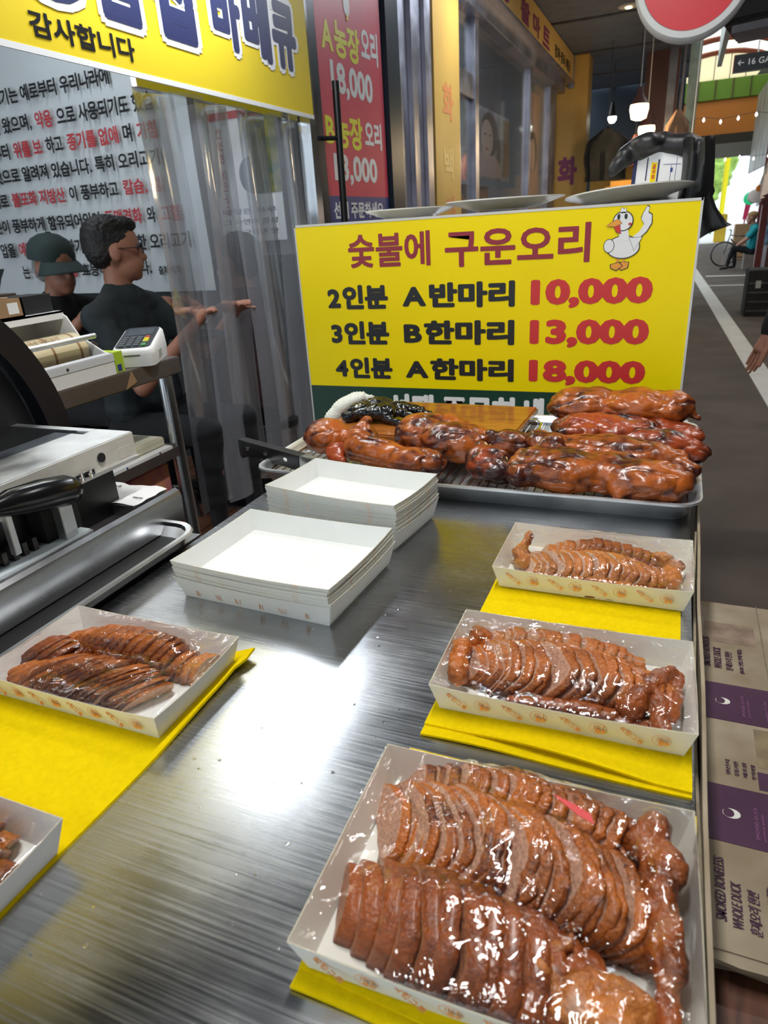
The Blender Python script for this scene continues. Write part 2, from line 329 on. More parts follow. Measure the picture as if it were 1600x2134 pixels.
M['slicedark'] = meatmat('dark_sliced_roast', (.44, .18, .085), (.36, .085, .012), (.05, .010, .003), 36, .2, .36)
# ================================================================ SETTING
fl = struct('floor', MB().bb(-1.25, 6.0, -1.5, 30.0, -.1, 0).bb(-14, -1.25, 3.3, 30.0, -.1, -.001), M['asphalt'])
MB().prism([(.728, 4.3), (.897, 4.3), (.404, 18), (.22, 18)], (0, 0, .001), X, Y, .002).build('road_marking', M['line'], fl)
MB().bb(.55, 3, 15.9, 16.1, 0, .003).build('road_marking', M['line'], fl)
MB().bb(.55, 3, 14.0, 14.12, 0, .003).build('road_marking', M['line'], fl)
sf = struct('floor_stall', MB().bb(-6, -1.25, -1.0, 3.12, 0, .138), M['grout'])
tile_me = MB().box((0, 0, 0), (.292, .292, .012)).mesh('tile'); tile_me.materials.append(M['tile'])
for i in range(9):
    for j in range(7):
        o = bpy.data.objects.new('floor_tile', tile_me); C.objects.link(o); o.parent = sf
        o.location = (-1.40 - .3 * i, 2.95 - .3 * j, .144 + random.uniform(-.0008, .0008)); o.rotation_euler = (0, 0, PI / 2 * (i * 3 + j))
wb = struct('wall_back', MB().bb(-6, -1.68, 3.12, 3.22, 1.25, 3.2), M['wall'])
MB().bb(-6, -1.68, 3.10, 3.119, .15, 1.25).build('dado', M['dado'], wb)
struct('wall_left', MB().bb(-5.2, -5.1, -1, 3.12, .15, 3.2), M['wall'])
struct('ceiling_stall', MB().bb(-5.2, -1.7, -1, 3.12, 2.95, 3.0), M['slab'])
ce = struct('ceiling', MB().bb(-1.7, .30, -1.2, 5, 3.16, 3.22).bb(-1.7, -.05, 5, 13, 3.16, 3.22), M['slab'])
for k in range(5): MB().bb(-1.55, -.08, 5.2 + k * 1.6, 5.24 + k * 1.6, 3.145, 3.16).build('ceiling_joint', M['darksteel'], ce)
for x, y in ((-.62, 6.0), (-.68, 8.2), (-.9, 5.2)):
    o = thing('smoke_detector' if y > 7 else 'recessed_downlight', 'round ceiling fitting beyond the shop sign, %s' % ('farther one' if y > 7 else 'nearer one' if x > -.8 else 'left one'), 'ceiling fitting', (x, y, 3.16))
    MB().lathe([(.10, 0), (.10, -.01), (.085, -.018), (.03, -.018)], n=24).build('rim', M['offwhite'], o); MB().lathe([(.03, -.018), (.03, -.024), (.0, -.026)], n=12).build('bulb', M['lamp'], o)
# facade (x = -1.6), shop fronts up the street
FX = -1.6
pf = struct('trim_1', MB().bb(FX - .03, FX + .03, 3.05, 3.11, .15, 3.1), M['chrome'])
struct('trim_2', MB().bb(FX - .05, FX + .02, 3.12, 3.20, .0, 3.1), M['framed'])
struct('wall_added_header', MB().bb(FX - .10, FX - .04, -1.2, 3.12, 2.34, 3.16), M['framed'])  # unseen panel, added dark so the counter reflects something dark
do = struct('door_1', MB().bb(FX - .03, FX + .005, 3.20, 4.03, .05, 3.1), M['framed'])
h = MB(); h.tube([(FX + .075, 3.25, 1.97), (FX + .075, 3.235, 1.20)], .017, 14); h.build('door_handle', M['black'], do, smooth=True)
h = MB(); h.tube([(FX + .075, 3.24, 1.74), (FX + .0, 3.16, 1.74)], .010, 10); h.build('handle_bracket', M['black'], do, smooth=True)
struct('trim_3', MB().bb(FX - .05, FX + .03, 4.03, 4.22, 0, 3.1), M['framed'])
c = MB(); 
for k, (a, b, d) in enumerate(((4.22, 4.37, .02), (4.37, 4.42, .05), (4.42, 4.60, .03), (4.60, 4.72, .055))): c.bb(FX - .05, FX + d, a, b, 0, 3.1)
struct('trim_4', c, M['alu_dull'], bevel=.004)
yc = struct('wall_pillar_front', MB().bb(FX - .05, FX + .06, 4.75, 5.32, 0, 3.15), M['ochre'])
text('화', (FX + .061, 4.92, 1.98), Y, Z, .24, .22, M['faded'], yc, .03); text('가', (FX + .061, 4.94, 1.28), Y, Z, .24, .24, M['faded'], yc, .03)
text('백', (FX + .061, 4.92, 1.62), Y, Z, .22, .2, M['ochre2'], yc, .03)
# glazed shop front
w1 = struct('window_1', MB().bb(FX - .02, FX + .04, 5.32, 5.40, 0, 2.95).bb(FX - .02, FX + .04, 5.82, 5.93, 0, 2.95).bb(FX - .02, FX + .04, 7.95, 8.03, 0, 2.8).bb(FX - .02, FX + .04, 9.15, 9.6, 0, 2.8).bb(FX - .02, FX + .04, 5.4, 9.6, 0, .35).bb(FX - .02, FX + .10, 5.4, 9.85, 2.72, 2.86).bb(FX - .02, FX + .03, 5.4, 5.82, 2.2, 2.36), M['alu_dull'], bevel=.004)
for a, b in ((5.40, 5.82), (5.93, 7.95), (8.03, 9.15)): MB().bb(FX + .0, FX + .006, a, b, .35, 2.72).build('pane', M['glass'], w1)
# interior of the glazed shop
struct('wall_shop_back', MB().bb(-4.2, -4.1, 3.3, 12, 0, 3.2), M['wall'])
struct('ceiling_shop', MB().bb(-4.2, -1.7, 3.3, 10, 3.16, 3.22), M['slab'])
struct('wall_shop_side', MB().bb(-4.2, -1.7, 9.9, 10, 0, 3.2), M['wall'])
po = thing('portrait_poster', 'framed portrait poster of a woman with a dark ponytail hanging behind the shop glass', 'poster', (FX - .06, 6.4, 1.70))
MB().bb(-.01, 0, -.55, 1.05, -.02, .53).build('backing', pm('poster_grey', (.42, .40, .46), .5, var=.5, vs=9), po)
MB().prism([(-.48 + .0, .0), (.75, .0), (.62, .14), (.35, .19), (.30, .26), (.05, .26), (.0, .18), (-.25, .13)], (.001, 0, 0), Y, Z, .001).build('shoulders', pm('poster_pink', (.62, .42, .42), .5), po)
def ell(cx, cy, rx, ry, n=28, a0=0, a1=2 * PI): return [(cx + rx * math.cos(a0 + (a1 - a0) * k / n), cy + ry * math.sin(a0 + (a1 - a0) * k / n)) for k in range(n)]
MB().prism(ell(.28, .34, .31, .17), (.002, 0, 0), Y, Z, .001).build('hair', M['hair'], po); MB().prism([(.5, .4), (.68, .3), (.66, .1), (.56, .16), (.52, .28)], (.0025, 0, 0), Y, Z, .001).build('ponytail', M['hair'], po)
MB().prism(ell(.17, .30, .21, .145), (.004, 0, 0), Y, Z, .001).build('face', pm('poster_skin', (.72, .52, .47), .5), po)
f = MB()
for cx in (.09, .27): f.prism(ell(cx, .33, .035, .008), (.006, 0, 0), Y, Z, .001)
f.build('eyes', M['hair'], po); MB().prism(ell(.16, .22, .05, .012), (.006, 0, 0), Y, Z, .001).build('lips', M['pred'], po)
MB().bb(-.004, .0, .3, .31, .53, 1.45).bb(-.004, 0, .7, .71, .53, 1.45).build('hanging_wire', M['darksteel'], po)
MB().bb(.0, .004, .82, 1.04, .02, .5).build('side_panel', M['kraft'], po)
o = MB().bb(FX - .5, FX - .25, 6.0, 7.4, .0, 1.65).build('display_cabinet', M['kraft']); tag(o, 'low wooden display cabinet below the portrait poster inside the shop', 'cabinet')
po2 = thing('tall_poster', 'tall pink poster with a dark-haired face beside the far shop door', 'poster', (FX - .05, 8.1, 1.3))
MB().bb(-.01, 0, 0, .9, 0, 1.3).build('backing', pm('poster_pink2', (.62, .36, .32), .5, var=.2, vs=3), po2); MB().prism(ell(.55, .72, .22, .20), (.001, 0, 0), Y, Z, .001).build('hair', M['hair'], po2)
MB().prism(ell(.50, .68, .17, .17), (.003, 0, 0), Y, Z, .001).build('face', pm('poster_skin2', (.70, .48, .42), .5), po2)
# shop fascia sign, tapering box above the glass
fs = thing('fascia_sign', 'long ochre shop fascia sign with purple lettering over the glass front', 'sign', (FX, 0, 0))
MB().bb(0, .16, 5.0, 10.05, 2.86, 3.145).build('panel', M['ochre2'], fs, bevel=.005)
MB().bb(-.02, .18, 4.98, 10.09, 2.84, 2.86).bb(.10, .17, 10.05, 10.09, 2.8, 3.15).build('edge_trim', M['alu_dull'], fs)
for ch, a, b in (('생', 6.1, 6.40), ('활', 6.85, 7.25), ('마', 7.40, 7.75), ('트', 7.90, 8.30)): text(ch, (.162, a, 2.895), Y, Z, b - a, .17, M['purple'], fs, .035)
text('청과·정육 배달', (.162, 8.62, 2.91), Y, Z, 1.15, .12, M['black'], fs, .02)
# far ochre pillar, low orange wall, dark shop behind
yp = struct('wall_pillar_far', MB().bb(-1.95, -1.26, 10.12, 10.5, 0, 3.16), M['ochre'], bevel=.01)
text('화', (-1.60, 10.118, 1.70), X, Z, .25, .34, M['purple'], yp, .05)
struct('wall_low_orange', MB().bb(-1.3, -.1, 11.2, 11.3, 0, 1.93), M['ochre'])
struct('wall_dark_shop', MB().bb(-3, -.16, 13.2, 13.3, 0, 3.3), M['framed'])
struct('window_2', MB().bb(-1.45, -.62, 11.15, 11.19, 2.20, 2.225).bb(-1.45, -.62, 11.15, 11.19, 1.93, 1.95), M['darksteel'])
g = MB()
for k in range(13): g.bb(-1.43 + k * .065, -1.424 + k * .065, 11.16, 11.17, 1.93, 2.21)
for k in range(5): g.bb(-1.45, -.62, 11.16, 11.17, 1.96 + k * .05, 1.966 + k * .05)
o = g.build('wire_grille', M['darksteel']); tag(o, 'dark wire grille above the low ochre wall', 'grille')
# orange bin/stand
o = MB().bb(-.80, -.22, 8.2, 8.6, 0, 1.64).build('orange_cabinet', pm('orange_plastic', (.72, .36, .05), .45), bevel=.05); tag(o, 'rounded orange cabinet standing behind the plates and flyers', 'cabinet')
# street column with lamps and hanging clothes
struct('trim_5', MB().bb(-.62, -.22, 10.6, 11.0, 0, 3.3), M['brown'])
struct('trim_6', MB().bb(-.10, .02, 9.6, 9.75, 1.6, 5.5), pm('pale_green_post', (.28, .36, .31), .5, var=.3))
struct('trim_7', MB().bb(-.30, -.22, 9.2, 9.3, 0, 5.5).bb(-.16, -.13, 9.0, 9.05, 1.4, 5.5), M['darksteel'])
for k, (x, y, z, L_) in enumerate(((-.50, 8.0, 2.27, 'upper left'), (-.47, 9.0, 2.17, 'lower right'))):
    t = thing('pendant_lamp', 'glowing warm pendant lamp hanging over the alley, %s one of the pair' % L_, 'lamp', (x, y, z), group='warm pendant lamps over the alley')
    MB().tube([(0, 0, .16), (0, 0, .95)], .005, 6).build('cord', M['offwhite'], t); MB().lathe([(.02, .17), (.03, .14), (.035, .10), (.07, .05), (.085, .03), (.085, .02)], n=20).build('shade', M['brown'], t, smooth=True)
    MB().lathe([(.083, .02), (.088, -.02), (.07, -.10), (.03, -.115), (0, -.118)], n=20).build('globe', M['lamp'], t, smooth=True)
    l = bpy.data.lights.new('bulb_light', 'POINT'); l.energy = 14; l.color = (1, .75, .45); l.shadow_soft_size = .08; lo = bpy.data.objects.new('bulb_light', l); C.objects.link(lo); lo.location = (x, y, z - .18)
for k, (x, z) in enumerate(((-1.02, 2.495), (-.382, 2.585))):
    t = thing('spot_lamp', 'small cold white spot lamp %s' % ('over the grey hanging shirt' if k == 0 else 'over the tan hanging coat'), 'lamp', (x, 10.9, z))
    MB().lathe([(.02, .2), (.05, .05), (.06, .03)], n=14).build('housing', M['black'], t); MB().tube([(0, 0, .2), (0, 0, 3.15 - z)], .006, 6).build('rod', M['black'], t); MB().lathe([(.055, .03), (.055, -.01), (.03, -.045), (0, -.05)], n=14).build('bulb', M['lampc'], t, smooth=True)
def garment(x, y, z, w, h_, mat, name, label, tilt=0):
    t = thing(name, label, 'clothing', (x, y, z))
    prof = []
    mbb = MB(); loops = []
    for i in range(9):
        k = i / 8; zz = -h_ * k; ww = w * (.25 + .75 * min(1, k * 4)) if k < .25 else w * (1 - .06 * math.sin(k * 9)); l = []
        for j in range(24):
            a = 2 * PI * j / 24; fold = 1 + .12 * math.sin(a * 5 + k * 2); l.append((ww / 2 * math.cos(a), .07 * math.sin(a) * fold + (.015 * math.sin(a * 9) if k > .3 else 0), zz))
        loops.append(l)
    mbb.loft(loops).build('body', mat, t, smooth=True)
    MB().tube([(-w * .45, 0, -.12), (0, 0, .02), (w * .45, 0, -.12)], .012, 6).tube([(0, 0, .02), (0, 0, 3.14 - z)], .004, 6).build('hanger', M['darksteel'], t)
garment(-.14, 8.0, 2.20, .22, .50, pm('tan_coat', (.30, .16, .08), .85, var=.3), 'hanging_coat', 'tan coat on a hanger at the edge of the alley')
garment(-.93, 9.5, 2.25, .50, .55, M['blackmat'], 'hanging_shirt', 'dark grey shirt on a hanger below the cold spot lamp')
garment(-.60, 9.3, 2.14, .18, .32, M['wine'], 'hanging_bundle', 'small dark red garment hanging left of the warm lamps')
o = MB().lathe([(.0, -.06), (.10, -.05), (.13, 0), (.10, .05), (0, .06)], (0.0, 8.6, 1.90), 24, axis='y').tube([(0, 8.6, 2.0), (0, 8.6, 3.15)], .004, 5).build('paper_lantern', M['white'], smooth=True); tag(o, 'round white globe beside the tan coat', 'lantern')
struct('floor_outside', MB().bb(-14, 20, 30, 60, -.1, 0), pm('outdoor_paving', (.45, .45, .43), .8))
# far end of the arcade
struct('wall_end_orange', MB().bb(-.9, 4.5, 29.9, 30.1, 3.62, 4.72), M['orange'])
gb = struct('wall_end_green', MB().bb(-.9, 4.5, 29.8, 30.1, 4.72, 5.32), M['grass'])
for k in range(7): MB().bb(-.5 + k * .55, -.47 + k * .55, 29.76, 29.8, 4.72, 5.32).build('seam', M['brown'], gb)
struct('wall_end_dark', MB().bb(-.9, 4.5, 29.7, 30.2, 3.30, 3.62), M['darkband'])
struct('wall_end_lintel', MB().bb(-.9, 4.5, 27.9, 28.1, 2.78, 3.2), pm('grey_lintel', (.16, .15, .15), .6))
struct('wall_end_left', MB().bb(-1.2, -.4, 29, 30.2, 0, 3.3), M['darkband'])
def vault(y, R, zc, xc, mat, r=.06, name='vault_rib'):
    m = MB(); m.tube([(xc + R * math.cos(a), y, zc + R * math.sin(a)) for a in [PI * k / 24 for k in range(25)]], r, 6); return m.build(name, mat, va, smooth=True)
panelm = film('vault_panel', (.9, .86, .75), .1, .4, 0, 1, .0)
pt = pm('cream_panel', (.80, .72, .55), .6, var=.08, vs=1); 
tb = pt.node_tree; tr_ = tb.nodes.new('ShaderNodeBsdfTranslucent'); tr_.inputs[0].default_value = (.95, .86, .66, 1); mx_ = tb.nodes.new('ShaderNodeMixShader'); mx_.inputs[0].default_value = .8
tb.links.new(tb.nodes['Principled BSDF'].outputs[0], mx_.inputs[1]); tb.links.new(tr_.outputs[0], mx_.inputs[2]); tb.links.new(mx_.outputs[0], tb.nodes['Material Output'].inputs[0])
va = struct('wall_end_gable', MB().prism([(-1.9, 0)] + [(-1.9 * math.cos(a) * 1, .85 * math.sin(a)) for a in [PI * k / 20 for k in range(21)]] + [(1.9, 0)], (.75, 30.0, 5.30), X, Z, .03), pt)
for k in range(7): MB().bb(-1.0 + k * .5, -.975 + k * .5, 29.9, 29.96, 5.3, 5.30 + .84 * math.sqrt(max(0, 1 - ((-1.0 + k * .5 - .75) / 1.95) ** 2))).build('mullion', M['brown'], va)
def arc(y, rx, rz, zc, xc, n=28): return [(xc + rx * math.cos(PI * k / n), y, zc + rz * math.sin(PI * k / n)) for k in range(n + 1)]
ys = (29.9, 27.6, 25.3, 23, 20.5, 18, 15.5)
for i, y in enumerate(ys): MB().tube(arc(y, 1.92, .86, 5.31, .75), .11, 6, cap=False).build('vault_rib', pm('rib_red', (.24, .06, .04), .6), va, smooth=True)
for i in range(len(ys) - 1):
    for j in range(10):
        A, B = arc(ys[i], 1.96, .90, 5.32, .75, 10), arc(ys[i + 1], 1.96, .90, 5.32, .75, 10)
        MB().add([A[j], A[j + 1], B[j + 1], B[j]], [(0, 1, 2, 3)]).build('vault_panel', pt, va)
struct('wall_vault_left', MB().bb(-1.3, -1.2, 12.5, 30, 3.2, 5.4), M['grass'])
struct('wall_vault_right', MB().bb(2.7, 2.8, 12.5, 30, 2.6, 5.4), M['grass'])
# buildings and greenery outside, bright in the daylight
o = MB().bb(-1, 6, 46, 46.5, 0, 9).build('far_building', M['white']); tag(o, 'white building across the street seen through the arcade mouth', 'building')
fb = blob('tree', [('s', (1.3, 40, 2.6), (.7, .6, .8)), ('s', (1.0, 40, 1.8), (.5, .5, .6)), ('s', (1.6, 40.2, 3.2), (.6, .5, .6)), ('c', (1.3, 40, 0), (1.3, 40, 2), .08, .06)], .12, pm('leaf_green', (.30, .48, .08), .7, var=.5, vs=5), None, 2, lambda c, n: n * .15 * noise.noise(c * 4)); tag(fb, 'small light green tree outside the arcade mouth', 'tree')
o = MB().bb(1.35, 1.52, 33, 33.1, .8, 3.0).bb(1.33, 1.36, 33, 33.1, 0, 3.05).build('banner_flag', pm('flag_yellow', (.95, .85, .02), .5)); tag(o, 'narrow yellow flag standing outside the arcade mouth', 'flag')
o = MB().bb(1.15, 1.55, 30.5, 30.9, 0, 1.0).build('yellow_stand', pm('stand_yellow', (.85, .60, .05), .5), bevel=.03); tag(o, 'yellow stand at the arcade mouth', 'stand')
o = MB().prism([(0, 0), (.12, 0), (.2, .5), (.5, .5), (.55, .75), (.05, .75)], (1.75, 26, .85), X, Z, .05).bb(1.8, 1.84, 26, 26.05, 0, .87).build('pink_sign', pm('sign_pink', (.75, .04, .14), .5)); tag(o, 'pink red sign on the right near the arcade mouth', 'sign')
# right-hand side of the street
struct('wall_right', MB().bb(3.0, 3.1, -6, 30, 0, 6.9), pm('right_shops', (.12, .10, .09), .8, var=.6, vs=1.5))
for k, (x, y) in enumerate(((.76, 8.0), (1.18, 13.5), (1.55, 18.5))): struct('trim_%d' % (8 + k), MB().bb(x, x + .10, y, y + .14, 1.8 if k == 0 else 0, 5.5), M['wine'])
rg = struct('wall_right_upper', MB().bb(1.80, 1.84, 15, 27, 2.2, 4.4), pm('upper_glazing', (.30, .29, .27), .5, var=.5, vs=1.5))
struct('trim_12', MB().prism([(0, 0), (1.0, 0), (1.0, .75), (.55, .75)], (.75, 12, 2.95), X, Z, .1), pm('grey_green_gusset', (.08, .12, .09), .6))
aw = thing('shop_awning', 'white fabric awning valance on the right side of the street', 'awning', (0, 0, 0))
m = MB(); L1 = []; L2 = []
for k in range(21):
    t = k / 20; y = 6.8 + t * 8.5; x = .61 + t * .62; L1.append((x + .012 * math.sin(k * 1.9), y, 1.66 - t * .10)); L2.append((x + .02 * math.sin(k * 1.9 + 1), y, 1.41 - t * .14))
m.loft([L1, L2], cap0=False, cap1=False); m.build('valance', pm('white_cloth', (.72, .66, .66), .8), aw); MB().tube([L1[0], L1[-1]], .02, 6).build('rail', M['offwhite'], aw)
for k in range(3):
    t = thing('round_shop_sign', ['round green lit sign under the awning', 'round white sign in front of the green one', 'small round orange sign on the awning end'][k], 'sign', [(.875, 12.0, 1.40), (.87, 11.2, 1.42), (.885, 10.9, 1.51)][k], group='round signs under the awning')
    MB().lathe([(0, -.05), (.08, -.05), (.088, -.03), (.088, .03), (0, .03)] if k < 2 else [(0, -.03), (.04, -.03), (.04, .03), (0, .03)], n=24, axis='y').build('disc', [pm('sign_green_lit', (.02, .55, .22), .4, emis=.5), M['white'], pm('sign_orange', (.8, .25, .02), .4)][k], t)
    if k == 0: MB().bb(-.012, .012, -.055, -.05, -.05, .05).bb(-.045, .045, -.055, -.05, -.012, .012).build('emblem', M['white'], t)
st = thing('string_light', 'string of small white bulbs hung across the arcade in front of the orange band', 'string light', (0, 0, 0))
for row, (y, z, n) in enumerate(((14, 2.62, 7), (17, 2.62, 7))):
    pts = [(-.1 + k * .26, y, z + .03 * math.sin(k * 2.1) - row * .45) for k in range(n)]; MB().tube([(p[0], p[1], p[2] + .05) for p in pts], .004, 5).build('wire', M['black'], st)
    for p in pts: MB().lathe([(0, -.028), (.022, 0), (.012, .03), (0, .05)], p, 8).build('bulb', M['fairy'], st)
struct('wall_behind', MB().bb(-5.2, 3.0, -6.1, -6.0, 0, 6.9), M['offwhite'])
struct('ceiling_arcade', MB().bb(.30, 3.0, -6, 12.4, 6.9, 6.96), M['offwhite'])
for k in range(8): struct('trim_%d' % (20 + k), MB().bb(.30, 3.0, -5.5 + k * 2.4, -5.42 + k * 2.4, 6.80, 6.9), M['wine'])
struct('wall_canopy_front', MB().bb(.24, .30, -6, 12.4, 3.16, 6.9), M['offwhite'])
for k, y in enumerate((3.5, 9.5)):
    t = thing('arcade_fill_lamp', 'long lamp under the arcade roof, %s' % ('nearer one' if k == 0 else 'farther one'), 'lamp', (1.6, y, 4.37)); MB().bb(-.62, .62, -.08, .08, 0, .05).build('housing', M['white'], t); MB().bb(-.6, .6, -.06, .06, -.01, 0).build('tube', M['tubel'], t); MB().bb(-.01, .01, -.01, .01, .05, 2.45).build('hanger', M['darksteel'], t)  # unseen lamps, added to light the street under the solid roof
# red round blade sign, black speaker, gate sign
t = thing('round_blade_sign', 'big round red sign with a white rim hanging at the top edge', 'sign', (-.045, 3.0, 2.060))
MB().lathe([(0, .04), (.175, .04), (.187, .025), (.187, -.025), (.178, -.04), (.160, -.042), (.157, -.037), (0, -.037)], n=64, axis='y').build('rim', M['white'], t, smooth=True)
MB().lathe([(0, -.038), (.157, -.038), (.157, -.040), (0, -.041)], n=64, axis='y').build('face', pm('sign_red', (.80, .035, .05), .3), t)
MB().tube([(0, 0, .18), (0, 0, 1.1)], .012, 8).build('hanger_rod', M['darksteel'], t)
t = thing('loudspeaker', 'black box loudspeaker hanging at the top right corner', 'speaker', (.235, 4.1, 2.22), (math.radians(-12), 0, math.radians(-20)))
MB().box((0, 0, 0), (.24, .2, .30)).build('cabinet', M['black'], t, bevel=.012); MB().box((0, -.103, 0), (.2, .006, .26)).build('grille', M['blackmat'], t); MB().bb(-.02, .02, .1, .14, -.02, 1.0).build('bracket', M['darksteel'], t)
MB().box((0, -.02, -.165), (.16, .12, .03)).build('lower_bracket', M['alu_dull'], t)
t = thing('gate_sign', 'black hanging sign reading 16 GATE with a white arrow', 'sign', (.26, 7.0, 2.32), (0, 0, 0))
MB().bb(0, .7, 0, .08, 0, .118).build('panel', pm('gate_black', (.012, .014, .016), .35), t); MB().bb(-.004, 0, -.002, .082, -.002, .12).build('end_cap', M['maroon'], t)
text('← 16 GATE', (.025, -.001, .040), X, Z, .30, .042, M['white'], t, .0)
MB().bb(.16, .17, .03, .04, .118, .9).bb(.55, .56, .03, .04, .118, .9).build('hanger_rod', M['white'], t)
# yellow shop banner over the opening
bn = thing('shop_banner', 'large yellow banner with navy and white letters hung over the stall opening', 'banner', (FX + .05, 0, 0))
MB().bb(0, .006, .6, 3.04, 1.815, 2.36).build('sheet', M['byellow'], bn); MB().bb(.001, .0075, .6, 3.043, 1.80, 1.815).build('hem', M['white'], bn)
text('감사합니다', (.0075, 1.535, 1.838), Y, Z, .38, .058, M['black'], bn, .022, slant=0)
for ch, a, b, z0, hh in (('명', 1.50, 1.75, 1.925, .26), ('품', 1.78, 2.00, 1.925, .26), ('집', 2.02, 2.25, 1.925, .26), ('바', 2.335, 2.53, 1.95, .235), ('베', 2.53, 2.735, 1.95, .235), ('큐', 2.735, 2.94, 1.95, .235)):
    text(ch, (.0078, a - .014, z0 - .014), Y, Z, b - a + .028, hh + .028, M['white'], bn, .10); text(ch, (.009, a + .008, z0 + .004), Y, Z, b - a - .016, hh - .008, M['navy'], bn, .055)
# red farm poster on the door
rp = thing('price_poster', 'red and blue duck price poster on the glass door', 'poster', (FX + .007, 0, 0))
MB().bb(0, .004, 3.22, 3.99, 1.50, 2.75).build('red_field', M['bred'], rp); MB().bb(0, .004, 3.22, 3.99, .9, 1.50).build('blue_field', M['bluep'], rp)
for s, a, z, w_, h_, mt in (('A농장', 3.27, 2.10, .43, .15, 'lyellow'), ('오리', 3.72, 2.13, .22, .15, 'white'), ('18,000', 3.34, 1.93, .50, .15, 'white'), ('B농장', 3.24, 1.715, .43, .15, 'lyellow'), ('오리', 3.70, 1.735, .23, .13, 'white'), ('13,000', 3.30, 1.55, .54, .14, 'white'), ('선택 주문하세요', 3.26, 1.395, .64, .08, 'white')):
    text(s, (.0045, a, z), Y, Z, w_, h_, M[mt], rp, .03)
o = MB().prism(ell(0, 0, .035, .05) , (.005, 3.57, 2.335), Y, Z, .001).build('duck_print', M['white'], rp); MB().prism([(-.012, 0), (0, .03), (.012, 0)], (.006, 3.57, 2.27), Y, Z, .001).build('feet_print', M['lyellow'], rp)
# text banner on the back wall
bo = Vector((-2.288, 3.0, 0)); bu = Vector((.998, -.064, 0)).normalized()
tb_ = thing('wall_banner', 'pale banner of black and red writing about duck meat on the back wall', 'banner', bo)
m = MB(); loops = []
for i in range(13):
    z = 1.10 + i * .12; l = [tuple(bu * s + Vector((0, 0, z)) + Vector((.064, .998, 0)) * (.006 * math.sin(s * 5 + z * 6) + .006)) for s in [-2.3 + 2.42 * k / 30 for k in range(31)]]; loops.append(l)
m.loft(loops, cap0=False, cap1=False) if False else None
vs = [p for l in loops for p in l]; fs_ = [(i * 31 + k, i * 31 + k + 1, (i + 1) * 31 + k + 1, (i + 1) * 31 + k) for i in range(12) for k in range(30)]
MB().add(vs, fs_).build('sheet', M['bfab'], tb_, smooth=True)
tb_.location = bo
n_ = Vector((-.064, -.998, 0)) * .016
lines = [(2.090, -.30, .075, [('오리고기는 예로부터 우리나라에', 0)]), (1.960, -.05, .080, [('사람들이 즐겨 왔으며,', 0), ('약용', 1), ('으로 사용되기도 했습', 0)]), (1.842, -.06, .078, [('니다. 예로부터', 0), ('위를 보', 1), ('하고', 0), ('종기를 없애', 1), ('며', 0), ('기침', 1)]),
         (1.725, -.07, .075, [('에도 좋은 것으로 알려져 있습니다. 특히 오리고기', 0)]), (1.606, -.09, .074, [('는 대체로', 0), ('불포화 지방산', 1), ('이 풍부하고', 0), ('칼슘, 철', 1)]),
         (1.474, .0, .075, [('분이 풍부하게 함유되어있어', 0), ('동맥경화', 1), ('와', 0), ('고혈', 1)]), (1.348, .04, .078, [('압을', 0), ('예방', 1), ('하는 효과가 있습니다 또한 오리고기', 0)]), (1.225, -.25, .070, [('는', 0), ('중금속 배출', 1), ('효능이 있습니다.', 0)])]
for z, s1, hh, segs in lines:
    cell = .067; s = s1
    for tx, rd in reversed(segs):
        wd = sum(.45 if c_ in ' .,' else 1 for c_ in tx) * cell
        text(tx, bu * (s - wd) + n_ + Vector((0, 0, z - hh / 2)), bu, Z, wd - .01, hh, M['pred' if rd else 'ink'], tb_, .022); s -= wd + .025
text('출처:네이', bu * -.215 + n_ + Vector((0, 0, 1.185)), bu, Z, .15, .045, M['ink'], tb_, .02)
# cooking poster behind the strip curtain
cp = thing('menu_poster', 'white menu poster with a dark pot and greens seen through the strip curtain', 'poster', (-2.04, 2.955, 0), (0, 0, math.radians(-3)))
MB().bb(0, .36, -.004, 0, 1.32, 1.88).build('sheet', M['white'], cp); MB().prism(ell(.20, 1.60, .06, .075), (0, -.005, 0), X, Z, .001).build('pot_picture', M['framed'], cp)
MB().bb(.21, .36, -.007, -.005, 1.52, 1.86).build('greens_picture', pm('greens', (.05, .10, .06), .6, var=.6, vs=20, col2=(.25, .23, .05)), cp)
MB().bb(.0, .36, -.007, -.005, 1.83, 1.86).build('red_heading', M['pred'], cp)
for k, s in enumerate(('배합은 하루', '그 자연의 정성', '으로 구워낸 맛')): text(s, (.02, -.006, 1.44 - k * .045), X, Z, .30, .024, M['bluep'] if k == 0 else M['ink'], cp, .0)
text('건강한 오리구이', (.04, -.006, 1.80), (0, 0, -1), X, .36, .028, M['pred'], cp, .01)
# clear strip curtain: every strip is a part
sc_ = thing('strip_curtain', 'clear vinyl strip curtain hanging below the yellow banner', 'curtain', (FX - .035, 0, 0))
MB().bb(-.01, .01, 2.0, 3.04, 1.80, 1.83).build('rail', M['chrome'], sc_)
for k in range(7):
    y0 = 1.985 + k * .15; loops = []; ph = random.uniform(0, 6)
    for i in range(17):
        z = 1.80 - i * 1.47 / 16; l = []
        for j in range(11):
            q = j / 10; l.append((.035 * math.sin(PI * q) * (1 if k % 2 else -.5) + .02 * (k % 2) + .012 * math.sin(z * 3 + ph), y0 + q * .20 + .006 * math.sin(z * 4 + ph), z))
        loops.append(l)
    vs = [p for l in loops for p in l]; fs_ = [(i * 11 + j, i * 11 + j + 1, (i + 1) * 11 + j + 1, (i + 1) * 11 + j) for i in range(16) for j in range(10)]
    MB().add(vs, fs_).build('strip', M['strip'], sc_, smooth=True)
area((-2.7, 6.8, 2.98), (.1, 1.15), 30, (.95, .97, 1))  # added to brighten the shop behind the glass
